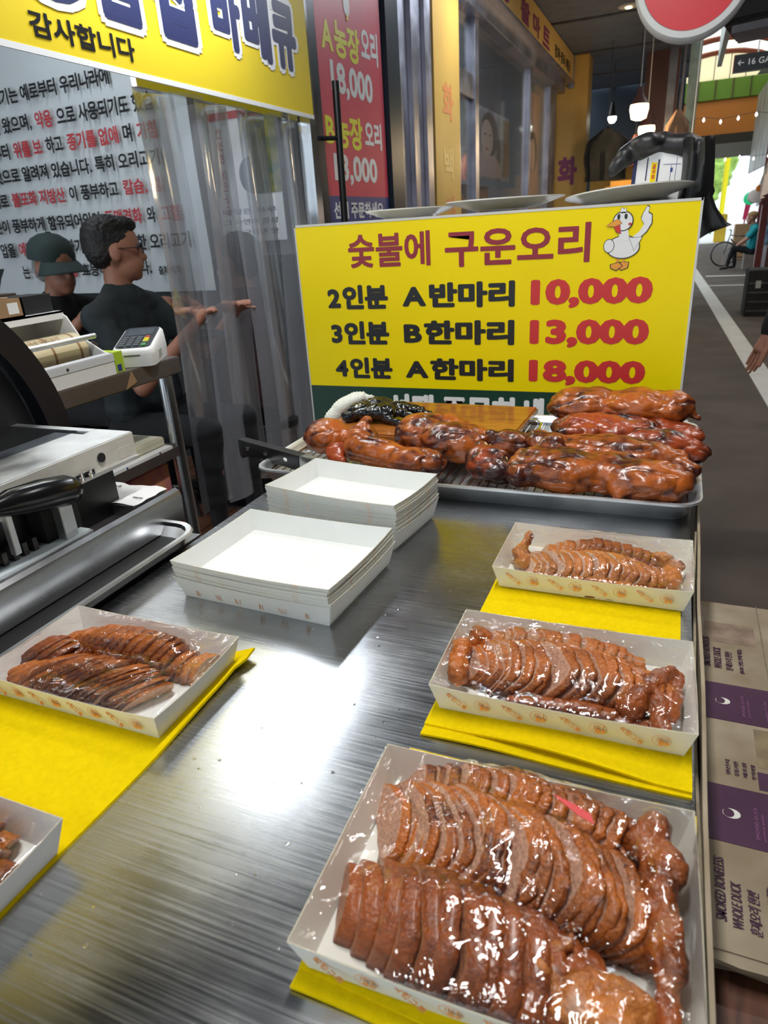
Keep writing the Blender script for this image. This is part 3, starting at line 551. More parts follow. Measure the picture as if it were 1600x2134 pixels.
# tube lamps (their light is set at the top of the script)
for k, (p, rz) in enumerate((((-1.36, 2.03, 2.385), 0), ((-.30, .75, 2.99), 0), ((-2.6, 2.0, 2.78), 0), ((-1.0, 5.2, 3.11), PI / 2), ((-2.7, 6.8, 3.01), 0))):
    t = thing('tube_lamp', ['white tube lamp hung low in front of the yellow banner', 'white tube lamp under the canopy over the counter', 'white tube lamp inside the stall', 'white tube lamp under the canopy beyond the red poster', 'white tube lamp inside the glazed shop'][k], 'lamp', p, (0, 0, rz))
    L0 = .46 if k == 0 else .6; MB().bb(-.06, .06, -L0, L0, .0, .05).build('housing', M['white'], t); MB().bb(-.05, .05, -L0 + .02, L0 - .02, -.012, 0).build('tube', M['tubel'], t); MB().bb(-.005, .005, -.4, -.39, .05, .2 if k != 0 else .77).bb(-.005, .005, .39, .4, .05, .2 if k != 0 else .77).build('hanger', M['darksteel'], t)
# ================================================================ COUNTER
CZ = .85
ct = thing('steel_counter', 'brushed stainless steel counter with yellow felt and duck trays on it', 'counter', (0, 0, 0))
MB().bb(-.76, .062, -.45, 1.84, CZ - .035, CZ).build('worktop', M['top'], ct, bevel=.004)
MB().bb(-.74, -.70, -.4, -.36, 0, CZ - .035).build('leg', M['steel'], ct); MB().bb(-.74, -.70, 1.76, 1.80, 0, CZ - .035).build('leg', M['steel'], ct)
MB().bb(.0, .04, -.4, -.36, 0, CZ - .035).build('leg', M['steel'], ct); MB().bb(.0, .04, 1.76, 1.80, 0, CZ - .035).build('leg', M['steel'], ct)
MB().bb(-.74, .04, -.4, 1.80, .25, .28).build('under_shelf', M['steel'], ct); MB().bb(-.72, .035, -.35, 1.75, .5, .52).build('side_panel', M['darksteel'], ct)
m = MB()   # scratches, crumbs and drops
rs = random.Random(3)
for k in range(70):
    x, y = rs.uniform(-.45, -.2), rs.uniform(.2, .95); s = rs.uniform(.0008, .0022)
    m.lathe([(s, 0), (s * .8, s * .4), (0, s * .5)], (x, y, CZ), 7)
o = m.build('water_drops', M['wrap'], ct); o['kind'] = 'stuff'
# leaning cardboard along the counter's right side
def wavy_sheet(name, x0, y0, y1, z0, z1, th, mat, label, ph, lean=0):
    loops = []
    for i in range(25):
        y = y0 + (y1 - y0) * i / 24; dx = .0009 * math.sin(y * 7 + ph) + .0006 * math.sin(y * 17 + ph) + .020 * max(0, y - .9); t = z1 + .003 * math.sin(y * 9 + ph) + .06 * max(0, y - 1.25)
        loops.append([(x0 + dx + lean, y, t), (x0 + dx + th + lean, y, t), (x0 + dx + th, y, z0), (x0 + dx, y, z0)])
    o = MB().loft(loops).build(name, mat, None); return tag(o, label, 'cardboard', 'flattened cartons wedged beside the counter')
wavy_sheet('cardboard_sheet', .0640, .10, 1.15, .20, .843, .0030, M['cardedge'], 'inner cardboard sheet wedged upright against the counter side', 0)
wavy_sheet('cardboard_sheet', .0690, .05, 1.60, .20, .848, .0040, M['card'], 'outer cardboard sheet wedged upright, reaching up beside the oven tray', 2.2, .0)
# printed carton on a low wooden bench
bz = .60
be = thing('wooden_bench', 'dark reddish wooden bench under the flattened carton', 'bench', (.11, .1, 0))
for k in range(4): MB().bb(.0, .62, .0 + k * .33, .322 + k * .33, bz - .075, bz - .035).build('plank', M['bench'], be, bevel=.003)
for x, y in ((.02, .02), (.56, .02), (.02, 1.24), (.56, 1.24)): MB().bb(x, x + .05, y, y + .05, 0, bz - .075).build('leg', M['bench'], be)
bx = thing('flattened_carton', 'stained flattened carton with purple bands, lettered smoked boneless whole duck', 'cardboard', (0, 0, bz))
for k in range(4):
    loops = []
    for i in range(15):
        x = .102 + i * .46 / 14; w_ = .004 * math.sin(i * 1.3 + k) ; loops.append([(x, .575 + w_ - k * .003, -.033 + k * .008 + .006), (x, .575 + w_ - k * .003, -.033 + k * .008), (x, 1.348 - w_, -.033 + k * .008), (x, 1.348 - w_, -.033 + k * .008 + .006)])
    MB().loft(loops).build('carton_layer', M['cardedge'] if k < 3 else M['card'], bx)
MB().bb(.101, .562, .577, 1.347, -.0035, -.001).build('printed_face', M['card'], bx)
for a, b in ((.973, 1.07), (.728, .829)):
    MB().bb(.1015, .562, a, b, -.001, -.0002).build('purple_band', M['plum'], bx); c = (a + b) / 2
    MB().prism(ell(.137, c, .011, .0085), (0, 0, -.0002), X, Y, .0004).build('oval_logo', M['ptop'], bx); MB().prism(ell(.1335, c, .0068, .0074), (0, 0, .0002), X, Y, .0004).build('logo_print', M['plum'], bx)
    pl = pm('faded_plum', (.32, .12, .26), .7)
    for k, (x, l_, s) in enumerate(((.163, .055, 'SMOKED DUCK'), (.171, .045, 'premium quality'), (.196, .05, 'ingredients duck meat'), (.204, .045, 'keep refrigerated'))): text(s, (x + .005, a + .015, .0001), Y, (-1, 0, 0), l_, .004, pl, bx, .0)
text('SMOKED BONELESS', (.124, .612, .0), Y, (-1, 0, 0), .088, .0115, M['plum'], bx, .006, slant=.2); text('WHOLE DUCK', (.141, .606, .0), Y, (-1, 0, 0), .062, .0115, M['plum'], bx, .006, slant=.2)
text('훈제오리 한판', (.160, .604, .0), Y, (-1, 0, 0), .058, .013, M['plum'], bx, .01, slant=.2); text('(BOX 전용 판매 제품)', (.178, .600, .0), Y, (-1, 0, 0), .075, .010, M['plum'], bx, .01)
text('SMOKED BONELESS', (.122, 1.115, .0), Y, (-1, 0, 0), .095, .012, M['plum'], bx, .006, slant=.2); text('WHOLE DUCK', (.140, 1.112, .0), Y, (-1, 0, 0), .066, .0125, M['plum'], bx, .006, slant=.2)
text('훈제오리 한판', (.158, 1.112, .0), Y, (-1, 0, 0), .058, .012, M['plum'], bx, .01); text('(BOX 전용 판매 제품)', (.176, 1.108, .0), Y, (-1, 0, 0), .075, .009, M['plum'], bx, .01)
for k, s in enumerate(('원산지', '유통기한', '제조원', '주의사항')): text(s, (.140 + k * .011, .852, .0), Y, (-1, 0, 0), .03, .006, M['plum'], bx, .01)
MB().bb(.175, .215, .835, .87, -.001, -.0004).build('arrow_label', M['plum'], bx); text('취급주의', (.205, .838, 0), Y, (-1, 0, 0), .028, .012, M['card'], bx, .0)
MB().bb(.177, .25, .88, .965, -.001, -.0006).build('duck_picture', pm('duck_picture', (.28, .21, .12), .7, var=.5, vs=25), bx)
MB().bb(.115, .20, 1.20, 1.27, -.001, -.0006).build('printed_panel', pm('smudged_print', (.36, .26, .19), .8, var=.4, vs=30), bx); MB().bb(.2105, .2125, 1.05, 1.348, -.001, .0008).build('fold_line', M['cardedge'], bx)
# ---------------------------------------------------------------- yellow felt pads
def pad(name, label, x0, x1, y0, y1, z, layers, ph=0):
    m = MB(); 
    for k in range(layers):
        loops = []
        for i in range(17):
            t = i / 16; x = x0 + (x1 - x0) * t; lift = (.006 * max(0, math.sin(PI * (1.1 - t * 1.4) + ph)) if k else .0015 * max(0, math.sin(t * 6 + ph)))
            yy = y0 + k * .014 * (1 - t * .7) + .002 * math.sin(t * 5 + ph); zb = z + k * .003
            loops.append([(x, yy, zb + lift), (x, yy, zb + lift + .0025), (x, yy + .07, zb + .0025), (x, y1, zb + .0025), (x, y1, zb), (x, yy + .07, zb)])
        m.loft(loops)
    o = m.build(name, M['yfelt'], None, smooth=True, ang=50); return tag(o, label, 'felt pad')
pad('felt_pad', 'yellow felt pad under the farthest wrapped duck tray', -.207, .048, .775, 1.0, CZ, 1)
pad('felt_pad', 'folded double yellow felt pad under the middle wrapped duck tray', -.205, .059, .525, .755, CZ, 2, .4)
pad('felt_pad', 'folded yellow felt pad under the big wrapped duck tray in front', -.207, .062, .248, .50, CZ, 2, 1.2)
m = MB(); loops = []
for i in range(31):
    t = i / 30; y = .03 + t * .565; xr = -.4575 + .0015 * math.sin(y * 20) + (.006 if t > .95 else 0); lf = .004 * max(0, math.sin(y * 13 + 1)) + (.010 * ((t - .86) / .14) ** 2 if t > .86 else 0)
    loops.append([(xr, y, CZ + lf), (xr - .0005, y, CZ + lf + .003), (xr - .03, y, CZ + .003), (-.76, y, CZ + .003), (-.76, y, CZ), (xr - .03, y, CZ)])
tag(m.loft(loops).build('felt_pad', M['yfelt'], None, smooth=True, ang=50), 'long yellow felt pad on the left, under two duck trays', 'felt pad')
# ---------------------------------------------------------------- paper trays
def tray_mesh(W_, D, h, sag=.003, flare=.009, th=.0010, m_=None):
    hx, hy = W_ / 2, D / 2; NS = 6
    def loop(hx, hy, z, sg=0, off=0):
        l = []
        for (ax, ay), (bx_, by) in (((-hx, -hy), (hx, -hy)), ((hx, -hy), (hx, hy)), ((hx, hy), (-hx, hy)), ((-hx, hy), (-hx, -hy))):
            for k in range(NS):
                t = k / NS; s = 4 * t * (1 - t); nx, ny = (by - ay), -(bx_ - ax); L_ = math.hypot(nx, ny)
                l.append((ax + (bx_ - ax) * t + nx / L_ * off * s, ay + (by - ay) * t + ny / L_ * off * s, z - sg * s))
        return l
    b = MB()
    b.loft([loop(hx - flare, hy - flare, 0), loop(hx, hy, h, sag, .0015)], cap1=False); b.loft([loop(hx, hy, h, sag, .0015), loop(hx - th, hy - th, h, sag, .0015)], mi=1, cap0=False, cap1=False)
    b.loft([loop(hx - th, hy - th, h, sag, .0015), loop(hx - flare - th, hy - flare - th, th)], cap0=False)
    return b
_tm = {}; M['rimedge'] = pm('paper_edge', (.60, .55, .42), .8)
def add_tray(loc, rz, kind, label, group=None, prints=True, mat='paper', stacked=False, seed=0):
    W_, D, h = dict(big=(.270, .205, .036), small=(.266, .160, .036))[kind]
    key = (kind, mat)
    if key not in _tm: _tm[key] = tray_mesh(W_, D, h).mesh('paper_tray'); _tm[key].materials.append(M[mat]); _tm[key].materials.append(M['rimedge'])
    o = bpy.data.objects.new('paper_tray', _tm[key]); C.objects.link(o); o.location = loc; o.rotation_euler = (0, 0, rz); tag(o, label, 'paper tray', group)
    hx, hy, fl_ = W_ / 2, D / 2, .009
    if prints == 'full':
        v = Vector((0, -fl_, h)).normalized(); n = 4
        for k in range(4):
            x = -hx + .030 + k * (W_ - .03) / 4
            p = Vector((x, -hy + fl_ * .45 - .0012, h * .52)); lo = text('착한그릇', p + v * .006 - Vector((.012, 0, 0)), (.82, -.02, -.57), (.57, 0, .82), .026, .006, M['print'], o, .0)
            c = p + Vector((.028, 0, .0)); mm = MB(); U, V = Vector((1, 0, 0)), v
            ring = [c + U * (math.cos(a) * .0085) + V * (math.sin(a) * .0085) + Vector((0, -.0004, 0)) for a in [2 * PI * q / 24 for q in range(25)]]
            mm.tube(ring, .00022, 4, cap=False)
            for q, (dx, L_) in enumerate(((-.004, .006), (-.0015, .007), (.001, .006), (.0045, .007))): mm.tube([c + U * dx + V * -.002 - Vector((0, .0004, 0)), c + U * (dx + .001) + V * L_ * .8 - Vector((0, .0004, 0))], .0004, 4)
            mm.prism(ell(0, -.003, .0026, .0032, 12), c - Vector((0, .0012, 0)), U, V, .0004).prism(ell(.005, -.003, .002, .0026, 12), c - Vector((0, .0012, 0)), U, V, .0004)
            mm.build('cutlery_emblem', M['print'], o)
    elif prints:
        mm = MB(); r = random.Random(seed)
        sp = [(-.10, 0), (-.062, 1), (-.028, 0), (.012, 1), (.05, 0), (.09, 1)] if prints == 'bottom' else [(-.09, 1), (-.045, 0), (.02, 1), (.08, 0)]
        for x, q in sp:
            z0, z1 = (.006, .016) if prints == 'bottom' else (h - .0045, h - .001)
            for j in range(3):
                a = Vector((x + j * .003 + r.uniform(-.001, .001), 0, 0)); y0 = -hy + fl_ * (1 - z0 / h) - .0009; y1 = -hy + fl_ * (1 - z1 / h) - .0018
                mm.tube([(a.x, y0, z0), (a.x + r.uniform(-.003, .003), y1, z1 - (.0025 if prints != 'bottom' else 0))], .0004, 4)
        for y, q in ((-.04, 0), (.0, 1), (.035, 0)):
            if abs(y) < hy - .02:
                mm.tube([(hx - .0005 + .0012, y, h - .0065), (hx + .0012, y + .001, h - .0045)], .0005, 4)
        mm.build('orange_print', M['print'], o)['kind'] = 'stuff'
    return o
NS_, NF = 6, 14
ORD = 'first second third fourth fifth sixth seventh eighth ninth tenth eleventh twelfth thirteenth fourteenth'.split()
for k in range(NS_):
    lab = 'topmost empty white tray of the near left stack' if k == NS_ - 1 else 'bottom empty white tray of the near left stack' if k == 0 else '%s empty white tray from the bottom of the near left stack' % ORD[k]
    add_tray((-.513 + random.uniform(-.0018, .0018), .788 + random.uniform(-.0015, .0015), CZ + .0056 * k + .0002), math.radians(-3.2 + random.uniform(-.7, .7)), 'big', lab, 'empty trays stacked near the left tray', 'bottom' if k == 0 else 'side', seed=k)
for k in range(NF):
    lab = 'topmost empty white tray of the far tall stack' if k == NF - 1 else 'bottom empty white tray of the far tall stack' if k == 0 else '%s empty white tray from the bottom of the far tall stack' % ORD[k]
    add_tray((-.505 + random.uniform(-.0015, .0015), 1.018 + random.uniform(-.001, .001), CZ + .0038 * k + .0002), math.radians(-7.2 + random.uniform(-.5, .5)), 'small', lab, 'empty trays stacked beside the knife', 'bottom' if k == 0 else 'side', seed=k)
# ---------------------------------------------------------------- sliced duck
def slice_mesh(wd, h, T, seed, lean, yaw, flat=.75, skinw=.12):
    r = random.Random(seed); NA = 26; off = Vector((seed // 100 * 7.7, (seed % 100) * .22, 0)); o2 = Vector((r.uniform(0, 99), 0, 0))
    prof = []
    for k in range(NA + 1):
        a = PI * k / NA; c, s = math.cos(a), math.sin(a); rr = 1 + .10 * noise.noise(off + Vector((c * 1.6, s * 1.6, 0))) + .045 * noise.noise(o2 + Vector((c * 6, s * 6, 3)))
        prof.append((math.copysign(abs(c) ** .85, c) * wd / 2 * rr, max(0, s) ** flat * h * rr))
    nb = 8; bot = [(-wd / 2 + wd * (k + 1) / nb, h * .06 * (1 + .6 * math.sin(k * 2.3 + seed))) for k in range(nb - 1)]
    prof = prof + bot; n = len(prof); cx, cy = 0, h * .42
    vs, sk = [], []; rings = [(-1, .45), (-1, .84), (-1, .95), (-.9, 1.0), (-.25, 1.015), (.25, 1.015), (.9, 1.0), (1, .95), (1, .84), (1, .45)]
    yw, ln = math.tan(yaw), math.tan(lean)
    def put(x, p, q, s_):
        y_, z_ = cx + (p[0] - cx) * q, cy + (p[1] - cy) * q
        x2 = x + ln * z_ + yw * y_ + .0012 * noise.noise(off + Vector((y_ * 60, z_ * 60, x * 30)))
        vs.append((x2, y_, z_)); sk.append(s_)
    def chv(y_, z_): return .5 + .9 * noise.noise(off * .35 + Vector((y_ * 22, z_ * 22, 5))) + .35 * max(0, -y_ / wd * 2) + .3 * (1 - z_ / h)
    for x, q in rings:
        for k, p in enumerate(prof):
            arch = k <= NA; s_ = 0.0
            if arch: s_ = 1.0 if q >= 1.0 else (.16 if q > .9 else (.0 if q > .7 else 0))
            put(x * T / 2, p, q, s_)
    R = len(rings); fs = [(i * n + k, i * n + (k + 1) % n, (i + 1) * n + (k + 1) % n, (i + 1) * n + k) for i in range(R - 1) for k in range(n)]
    put(-T / 2, (cx, cy), 0, 0); fs += [((k + 1) % n, k, R * n) for k in range(n)]
    put(T / 2, (cx, cy), 0, 0); fs += [((R - 1) * n + k, (R - 1) * n + (k + 1) % n, R * n + 1) for k in range(n)]
    me = bpy.data.meshes.new('slice'); me.from_pydata(vs, [], fs); at = me.attributes.new('skin', 'FLOAT', 'POINT'); at.data.foreach_set('value', sk); at = me.attributes.new('darkness', 'FLOAT', 'POINT'); at.data.foreach_set('value', [chv(v[1], v[2]) - .55 for v in vs]); me.shade_smooth()
    return me
ALLMEAT = {}
def row(key, label, xs, yc, wd, h, n, mat, lean=.5, yaw=-.35, z=CZ, seed=0, group='sliced roast ducks', curve=0, hprof=None, T=1.08, flat=.75, name='sliced_duck', tiltz=0, part='slice', dx=None):
    """one roast duck piece cut across into n leaning slices, laid out along x"""
    r = random.Random(seed); lean = lean * 1.6; t0 = thing(name, label, 'roast duck', (0, 0, z), group=group); x0, x1 = xs; st_ = (x1 - x0) / n
    for i in range(n):
        t = (i + .5) / n; hp = (hprof(t) if hprof else (math.sin(PI * min(max(t, .06), .94)) ** .35)); hh = h * hp * r.uniform(.975, 1.025); ww = wd * (hp ** .6) * r.uniform(.97, 1.03)
        me = slice_mesh(ww, hh, st_ * T, seed * 100 + i, lean * r.uniform(.85, 1.15), yaw * r.uniform(.8, 1.2), flat); o = link(part, me, M[mat], t0)
        o.location = (x0 + st_ * (i + .5) - math.tan(lean) * hh * .5, (yc(t) if callable(yc) else yc) + r.uniform(-.0012, .0012), .0)
        ALLMEAT.setdefault(key, []).append((me, o.location + t0.location))
    return t0
def chunk(key, name, label, shapes, mat, voxel=.0022, group='sliced roast ducks', amp=.0026, f=150, disp=None):
    d = disp or (lambda c, n: n * (amp * noise.noise(c * f) + amp * 1.8 * noise.noise(c * f * .35)))
    me = blob_mesh(shapes, voxel, 3, d); at = me.attributes.new('skin', 'FLOAT', 'POINT')
    at.data.foreach_set('value', [.5 + .75 * noise.noise(v.co * 55) + .35 for v in me.vertices]); at = me.attributes.new('darkness', 'FLOAT', 'POINT'); at.data.foreach_set('value', [.9 * noise.noise(v.co * 30) + .1 for v in me.vertices])
    o = link(name, me, M[mat]); tag(o, label, 'roast duck', group)
    ALLMEAT.setdefault(key, []).append((me, Vector((0, 0, 0)))); return o
def wrap(key, cx, cy, W_, D, rz, zr, label, push=.0015, seed=0):
    """cling film stretched from rim to rim over whatever the tray holds"""
    vs, fs = [], []; k = 0
    for me, off in ALLMEAT[key]:
        vs += [v.co + off for v in me.vertices]; fs += [[i + k for i in p.vertices] for p in me.polygons]; k = len(vs)
    bv = BVHTree.FromPolygons(vs, fs); NX, NY = 90, 64; H = np.full((NX + 1, NY + 1), zr); R = Matrix.Rotation(rz, 3, 'Z')
    for i in range(NX + 1):
        for j in range(NY + 1):
            p = R @ Vector(((i / NX - .5) * W_ * .985, (j / NY - .5) * D * .985, 0)) + Vector((cx, cy, 2)); hit = bv.ray_cast(p, Vector((0, 0, -1)))
            if hit[0] is not None and hit[0].z > zr - .004: H[i, j] = max(H[i, j] - 1, hit[0].z + push)
            else: H[i, j] = zr - .002
    edge = np.minimum.outer(np.minimum(np.arange(NX + 1), NX - np.arange(NX + 1)) / 4.0, np.ones(NY + 1) * 99); edge = np.minimum(edge, np.minimum(np.arange(NY + 1), NY - np.arange(NY + 1))[None, :] / 4.0).clip(0, 1)
    raw = H.copy(); S = H.copy()
    for it in range(26):   # tension: film spans the hollows between slices
        q = S.copy(); q[1:-1, 1:-1] = (S[:-2, 1:-1] + S[2:, 1:-1] + S[1:-1, :-2] + S[1:-1, 2:]) / 4; S = np.maximum(q, raw); S[0, :] = S[-1, :] = zr; S[:, 0] = S[:, -1] = zr
    b = MB(); vv = []
    for i in range(NX + 1):
        for j in range(NY + 1):
            p = R @ Vector(((i / NX - .5) * (W_ + .0015), (j / NY - .5) * (D + .0015), 0)) + Vector((cx, cy, 0)); e = 4 * (i / NX) * (1 - i / NX) if j in (0, NY) else 4 * (j / NY) * (1 - j / NY)
            z = S[i, j] + .0008 + (.0011 * noise.noise(Vector((p.x * 45 + seed, p.y * 45, 0))) if 0 < i < NX and 0 < j < NY else -.003 * e)
            vv.append((p.x, p.y, z))
    b.add(vv, [(i * (NY + 1) + j, (i + 1) * (NY + 1) + j, (i + 1) * (NY + 1) + j + 1, i * (NY + 1) + j + 1) for i in range(NX) for j in range(NY)])
    me = bpy.data.meshes.new('w'); me.from_pydata(b.v, [], b.f); me.shade_smooth(); o = link('cling_film', me, M['wrap']); return tag(o, label, 'plastic film', 'cling film over the duck trays')
TZ = CZ + .0005
PZ = CZ + .0045
# far tray
add_tray((-.073, .925, PZ), 0, 'small', 'wrapped white tray nearest the oven pan, pale sliced duck inside', 'wrapped trays in the right column', 'full', 'ptop')
fz = PZ + .002
row('far', 'pale sliced duck with a herringbone of thin slices in the farthest tray', (-.172, .025), .902, .076, .042, 18, 'slicepale', .45, -.55, fz, 11)
row('far', 'reddish row of narrow slices along the back of the farthest tray', (-.15, .02), .962, .045, .036, 13, 'slice', .35, -.2, fz, 12)
row('far', 'thin pale slices lying along the front wall of the farthest tray', (-.14, .03), .868, .03, .024, 13, 'slicepale', .45, .3, fz, 13)
chunk('far', 'roast_leg_piece', 'pale boiled-looking leg end at the right of the farthest tray', [('c', (.02, .885, fz + .018), (.040, .94, fz + .02), .014, .011), ('s', (.035, .90, fz + .02), (.012, .02, .014)), ('s', (.02, .96, fz + .02), (.016, .012, .012))], 'slicepale')
chunk('far', 'roast_wing_piece', 'ragged wing end at the left of the farthest tray', [('s', (-.178, .92, fz + .018), (.014, .035, .014), (0, 0, .3)), ('c', (-.18, .93, fz + .02), (-.175, .965, fz + .034), .010, .004)], 'slicepale')
wrap('far', -.073, .925, .266, .160, 0, PZ + .036, 'cling film over the farthest duck tray', seed=1)
# middle tray
MZ = CZ + .0065
add_tray((-.074, .641, MZ), math.radians(1.2), 'small', 'wrapped white tray in the middle of the right column', 'wrapped trays in the right column', 'full', 'ptop')
mz = MZ + .002
row('mid', 'glossy brown sliced duck running down the middle tray', (-.185, .02), .640, .085, .047, 21, 'slice', .5, -.45, mz, 21)
row('mid', 'second row of duck slices along the back of the middle tray', (-.185, .0), .690, .045, .036, 15, 'slice', .5, -.2, mz, 22)
row('mid', 'dark lumpy row along the front of the middle tray', (-.13, .03), .590, .026, .022, 10, 'slicedark', .3, .2, mz, 23)
chunk('mid', 'roast_leg_piece', 'dark leg with pale bones at the right end of the middle tray', [('c', (.0, .60, mz + .026), (.035, .67, mz + .024), .016, .010), ('c', (.04, .60, mz + .02), (.045, .67, mz + .022), .008, .007), ('c', (.02, .64, mz + .03), (.03, .575, mz + .016), .012, .009)], 'slicedark')
chunk('mid', 'roast_wing_piece', 'curled wing tip at the left end of the middle tray', [('c', (-.185, .60, mz + .022), (-.195, .65, mz + .026), .012, .010), ('s', (-.18, .68, mz + .02), (.016, .018, .014))], 'slice')
wrap('mid', -.074, .641, .266, .160, math.radians(1.2), MZ + .036, 'cling film over the middle duck tray', seed=2)
# big tray
BZ = CZ + .0065
add_tray((-.076, .362, BZ), math.radians(1.5), 'big', 'large wrapped tray of brown sliced duck in the right foreground', 'wrapped trays in the right column', 'full', 'ptop')
gz = BZ + .002
row('big', 'broad roast duck breast cut into leaning slices across the front tray', (-.188, .020), lambda t: .398 - .022 * t, .104, .052, 25, 'slice', .5, -.42, gz, 31)
row('big', 'upper row of duck slices with pale crescents in the front tray', (-.18, .018), lambda t: .447 - .012 * t, .058, .044, 20, 'slice', .5, -.3, gz, 32)
row('big', 'dark red-brown skin-side duck cut into wide slices in the front tray', (-.195, .0), lambda t: .317 - .008 * t, .082, .045, 13, 'slicedark', .25, -.35, gz, 33)
chunk('big', 'roast_leg_piece', 'long dark leg lying along the right wall of the front tray', [('c', (.026, .44, gz + .032), (.038, .33, gz + .03), .014, .012), ('c', (.02, .43, gz + .028), (.04, .40, gz + .036), .016, .012), ('c', (.034, .36, gz + .03), (.040, .29, gz + .026), .011, .008)], 'slicedark')
chunk('big', 'duck_skin', 'crumpled orange-brown flap of duck skin in the front right corner', [('s', (-.004, .294, gz + .022), (.038, .022, .016)), ('s', (.014, .294, gz + .028), (.02, .020, .012)), ('c', (-.04, .30, gz + .028), (-.025, .325, gz + .034), .010, .006)], 'slicepale', amp=.0028)
wrap('big', -.076, .362, .270, .205, math.radians(1.5), BZ + .036, 'cling film over the large front duck tray', push=.002, seed=3)
o = MB().prism([(0, 0), (.016, -.004), (.030, -.010), (.034, -.018), (.022, -.014), (.008, -.006)], (-.052, .425, gz + .058), X, (0, 1, .1), .0006).build('red_sticker', M['red']); tag(o, 'small torn red sticker on the film of the front tray', 'sticker')
# left tray and front-left tray
LZ = CZ + .0035
add_tray((-.595, .500, LZ), 0, 'small', 'wrapped tray of sliced duck on the long yellow pad', 'wrapped trays on the left', 'full', 'paper')
lz = LZ + .002
row('left', 'scored duck breast fanned in thin orange slices at the tray front', (-.705, -.515), lambda t: .475 - .002 * t, .075, .038, 20, 'slice', .5, .6, lz, 41)
row('left', 'tall reddish slices standing along the back of the left tray', (-.70, -.50), lambda t: .53 + .004 * t, .055, .047, 16, 'slice', .35, .2, lz, 42)
row('left', 'dark ragged slices heaped at the far left of the left tray', (-.735, -.66), .50, .06, .034, 6, 'slicedark', .4, .3, lz, 43)
row('left', 'thick pink duck slices leaning on the right wall of the left tray', (-.500, -.478), .535, .045, .034, 2, 'slicepale', .2, .35, lz, 44, T=.8)
wrap('left', -.595, .500, .266, .160, 0, LZ + .036, 'cling film over the duck tray on the left', seed=4)
add_tray((-.585, .208, LZ), 0, 'small', 'tray of duck cut off by the left edge of the view', 'wrapped trays on the left', 'full', 'paper')
row('left2', 'dark sliced duck in the tray at the lower left edge', (-.66, -.475), .215, .11, .046, 10, 'slicedark', .4, .2, lz, 51)
row('left2', 'back row of duck in the tray at the lower left edge', (-.66, -.50), .262, .04, .034, 8, 'slice', .4, .2, lz, 52)
wrap('left2', -.585, .208, .266, .160, 0, LZ + .036, 'cling film over the tray at the lower left edge', seed=5)
# ================================================================ OVEN PAN WITH ROAST DUCKS
pan = thing('sheet_pan', 'big dented aluminium sheet pan full of whole roast ducks', 'pan', (-.365, 1.412, CZ)); pan.scale = (1, 1, 1.3)
hx, hy = .44, .262
MB().loft([rrect(0, 0, .0, hx - .02, hy - .02, .03), rrect(0, 0, .022, hx - .006, hy - .006, .04), rrect(0, 0, .026, hx + .004, hy + .004, .045), rrect(0, 0, .029, hx + .003, hy + .003, .045), rrect(0, 0, .029, hx - .004, hy - .004, .04), rrect(0, 0, .024, hx - .008, hy - .008, .038), rrect(0, 0, .003, hx - .022, hy - .022, .03)]).build('pan_body', M['alu'], pan, smooth=True, ang=60)
rk = MB(); 
for k in range(46): rk.tube([(-.41 + k * .0182, -.235, .018), (-.41 + k * .0182, .235, .018)], .0013, 5)
for y in (-.235, -.08, .08, .235): rk.tube([(-.415, y, .015), (.415, y, .015)], .0022, 6)
ro = thing('wire_rack', 'chromed wire rack lying in the sheet pan under the ducks', 'rack', (-.365, 1.412, CZ + .005)); q = rk.build('wires', M['chrome'], ro); q['kind'] = 'stuff'
MB().tube([(x, y, .018) for x, y, _ in rrect(0, 0, 0, .42, .24, .03)] + [(.42, .21, .018)], .003, 6).build('rim', M['chrome'], ro)
def fold(q): return max(0, 1 - abs(noise.noise(Vector((q.x * 16, q.y * 34, q.z * 34)) + Vector((3, 3, 3)))) * 3) ** 2
def duck(name, label, shapes, mat='duck', voxel=.0036, amp=.003, grp='whole roast ducks in the pan', seed=0, parts=()):
    of = Vector((seed * 13.1, 0, 0))
    def d(c, n):
        q = c + of
        return n * (amp * 2.0 * noise.noise(q * 17) - amp * 1.2 * fold(q) + amp * .9 * noise.noise(q * 48) + amp * .30 * noise.noise(Vector((q.x * 70, q.y * 190, q.z * 190))))
    me = blob_mesh([(q[0], q[1], tuple(v * 1.17 for v in q[2])) + tuple(q[3:]) if q[0] == 's' else (q[0], q[1], q[2], q[3] * 1.2, q[4] * 1.2) for q in shapes], voxel, 3, d); at = me.attributes.new('skin', 'FLOAT', 'POINT'); at.data.foreach_set('value', [1.0] * len(me.vertices)); at = me.attributes.new('darkness', 'FLOAT', 'POINT'); zz = min(v.co.z for v in me.vertices); xa = min(v.co.x for v in me.vertices); xb = max(v.co.x for v in me.vertices); at.data.foreach_set('value', [.9 * noise.noise(v.co * 14 + of) + .5 * noise.noise(v.co * 55) + .55 * fold(v.co + of) + .5 * max(0, 1 - (v.co.z - zz) / .03) + 1.2 * max(0, abs((v.co.x - xa) / (xb - xa) * 2 - 1) - .72) / .28 * .6 + .12 for v in me.vertices])  # skin colour darkened in folds, towards the bottom and at both ends
    o = link(name, me, M[mat]); return tag(o, label, 'roast duck', grp)
z0 = CZ + .026
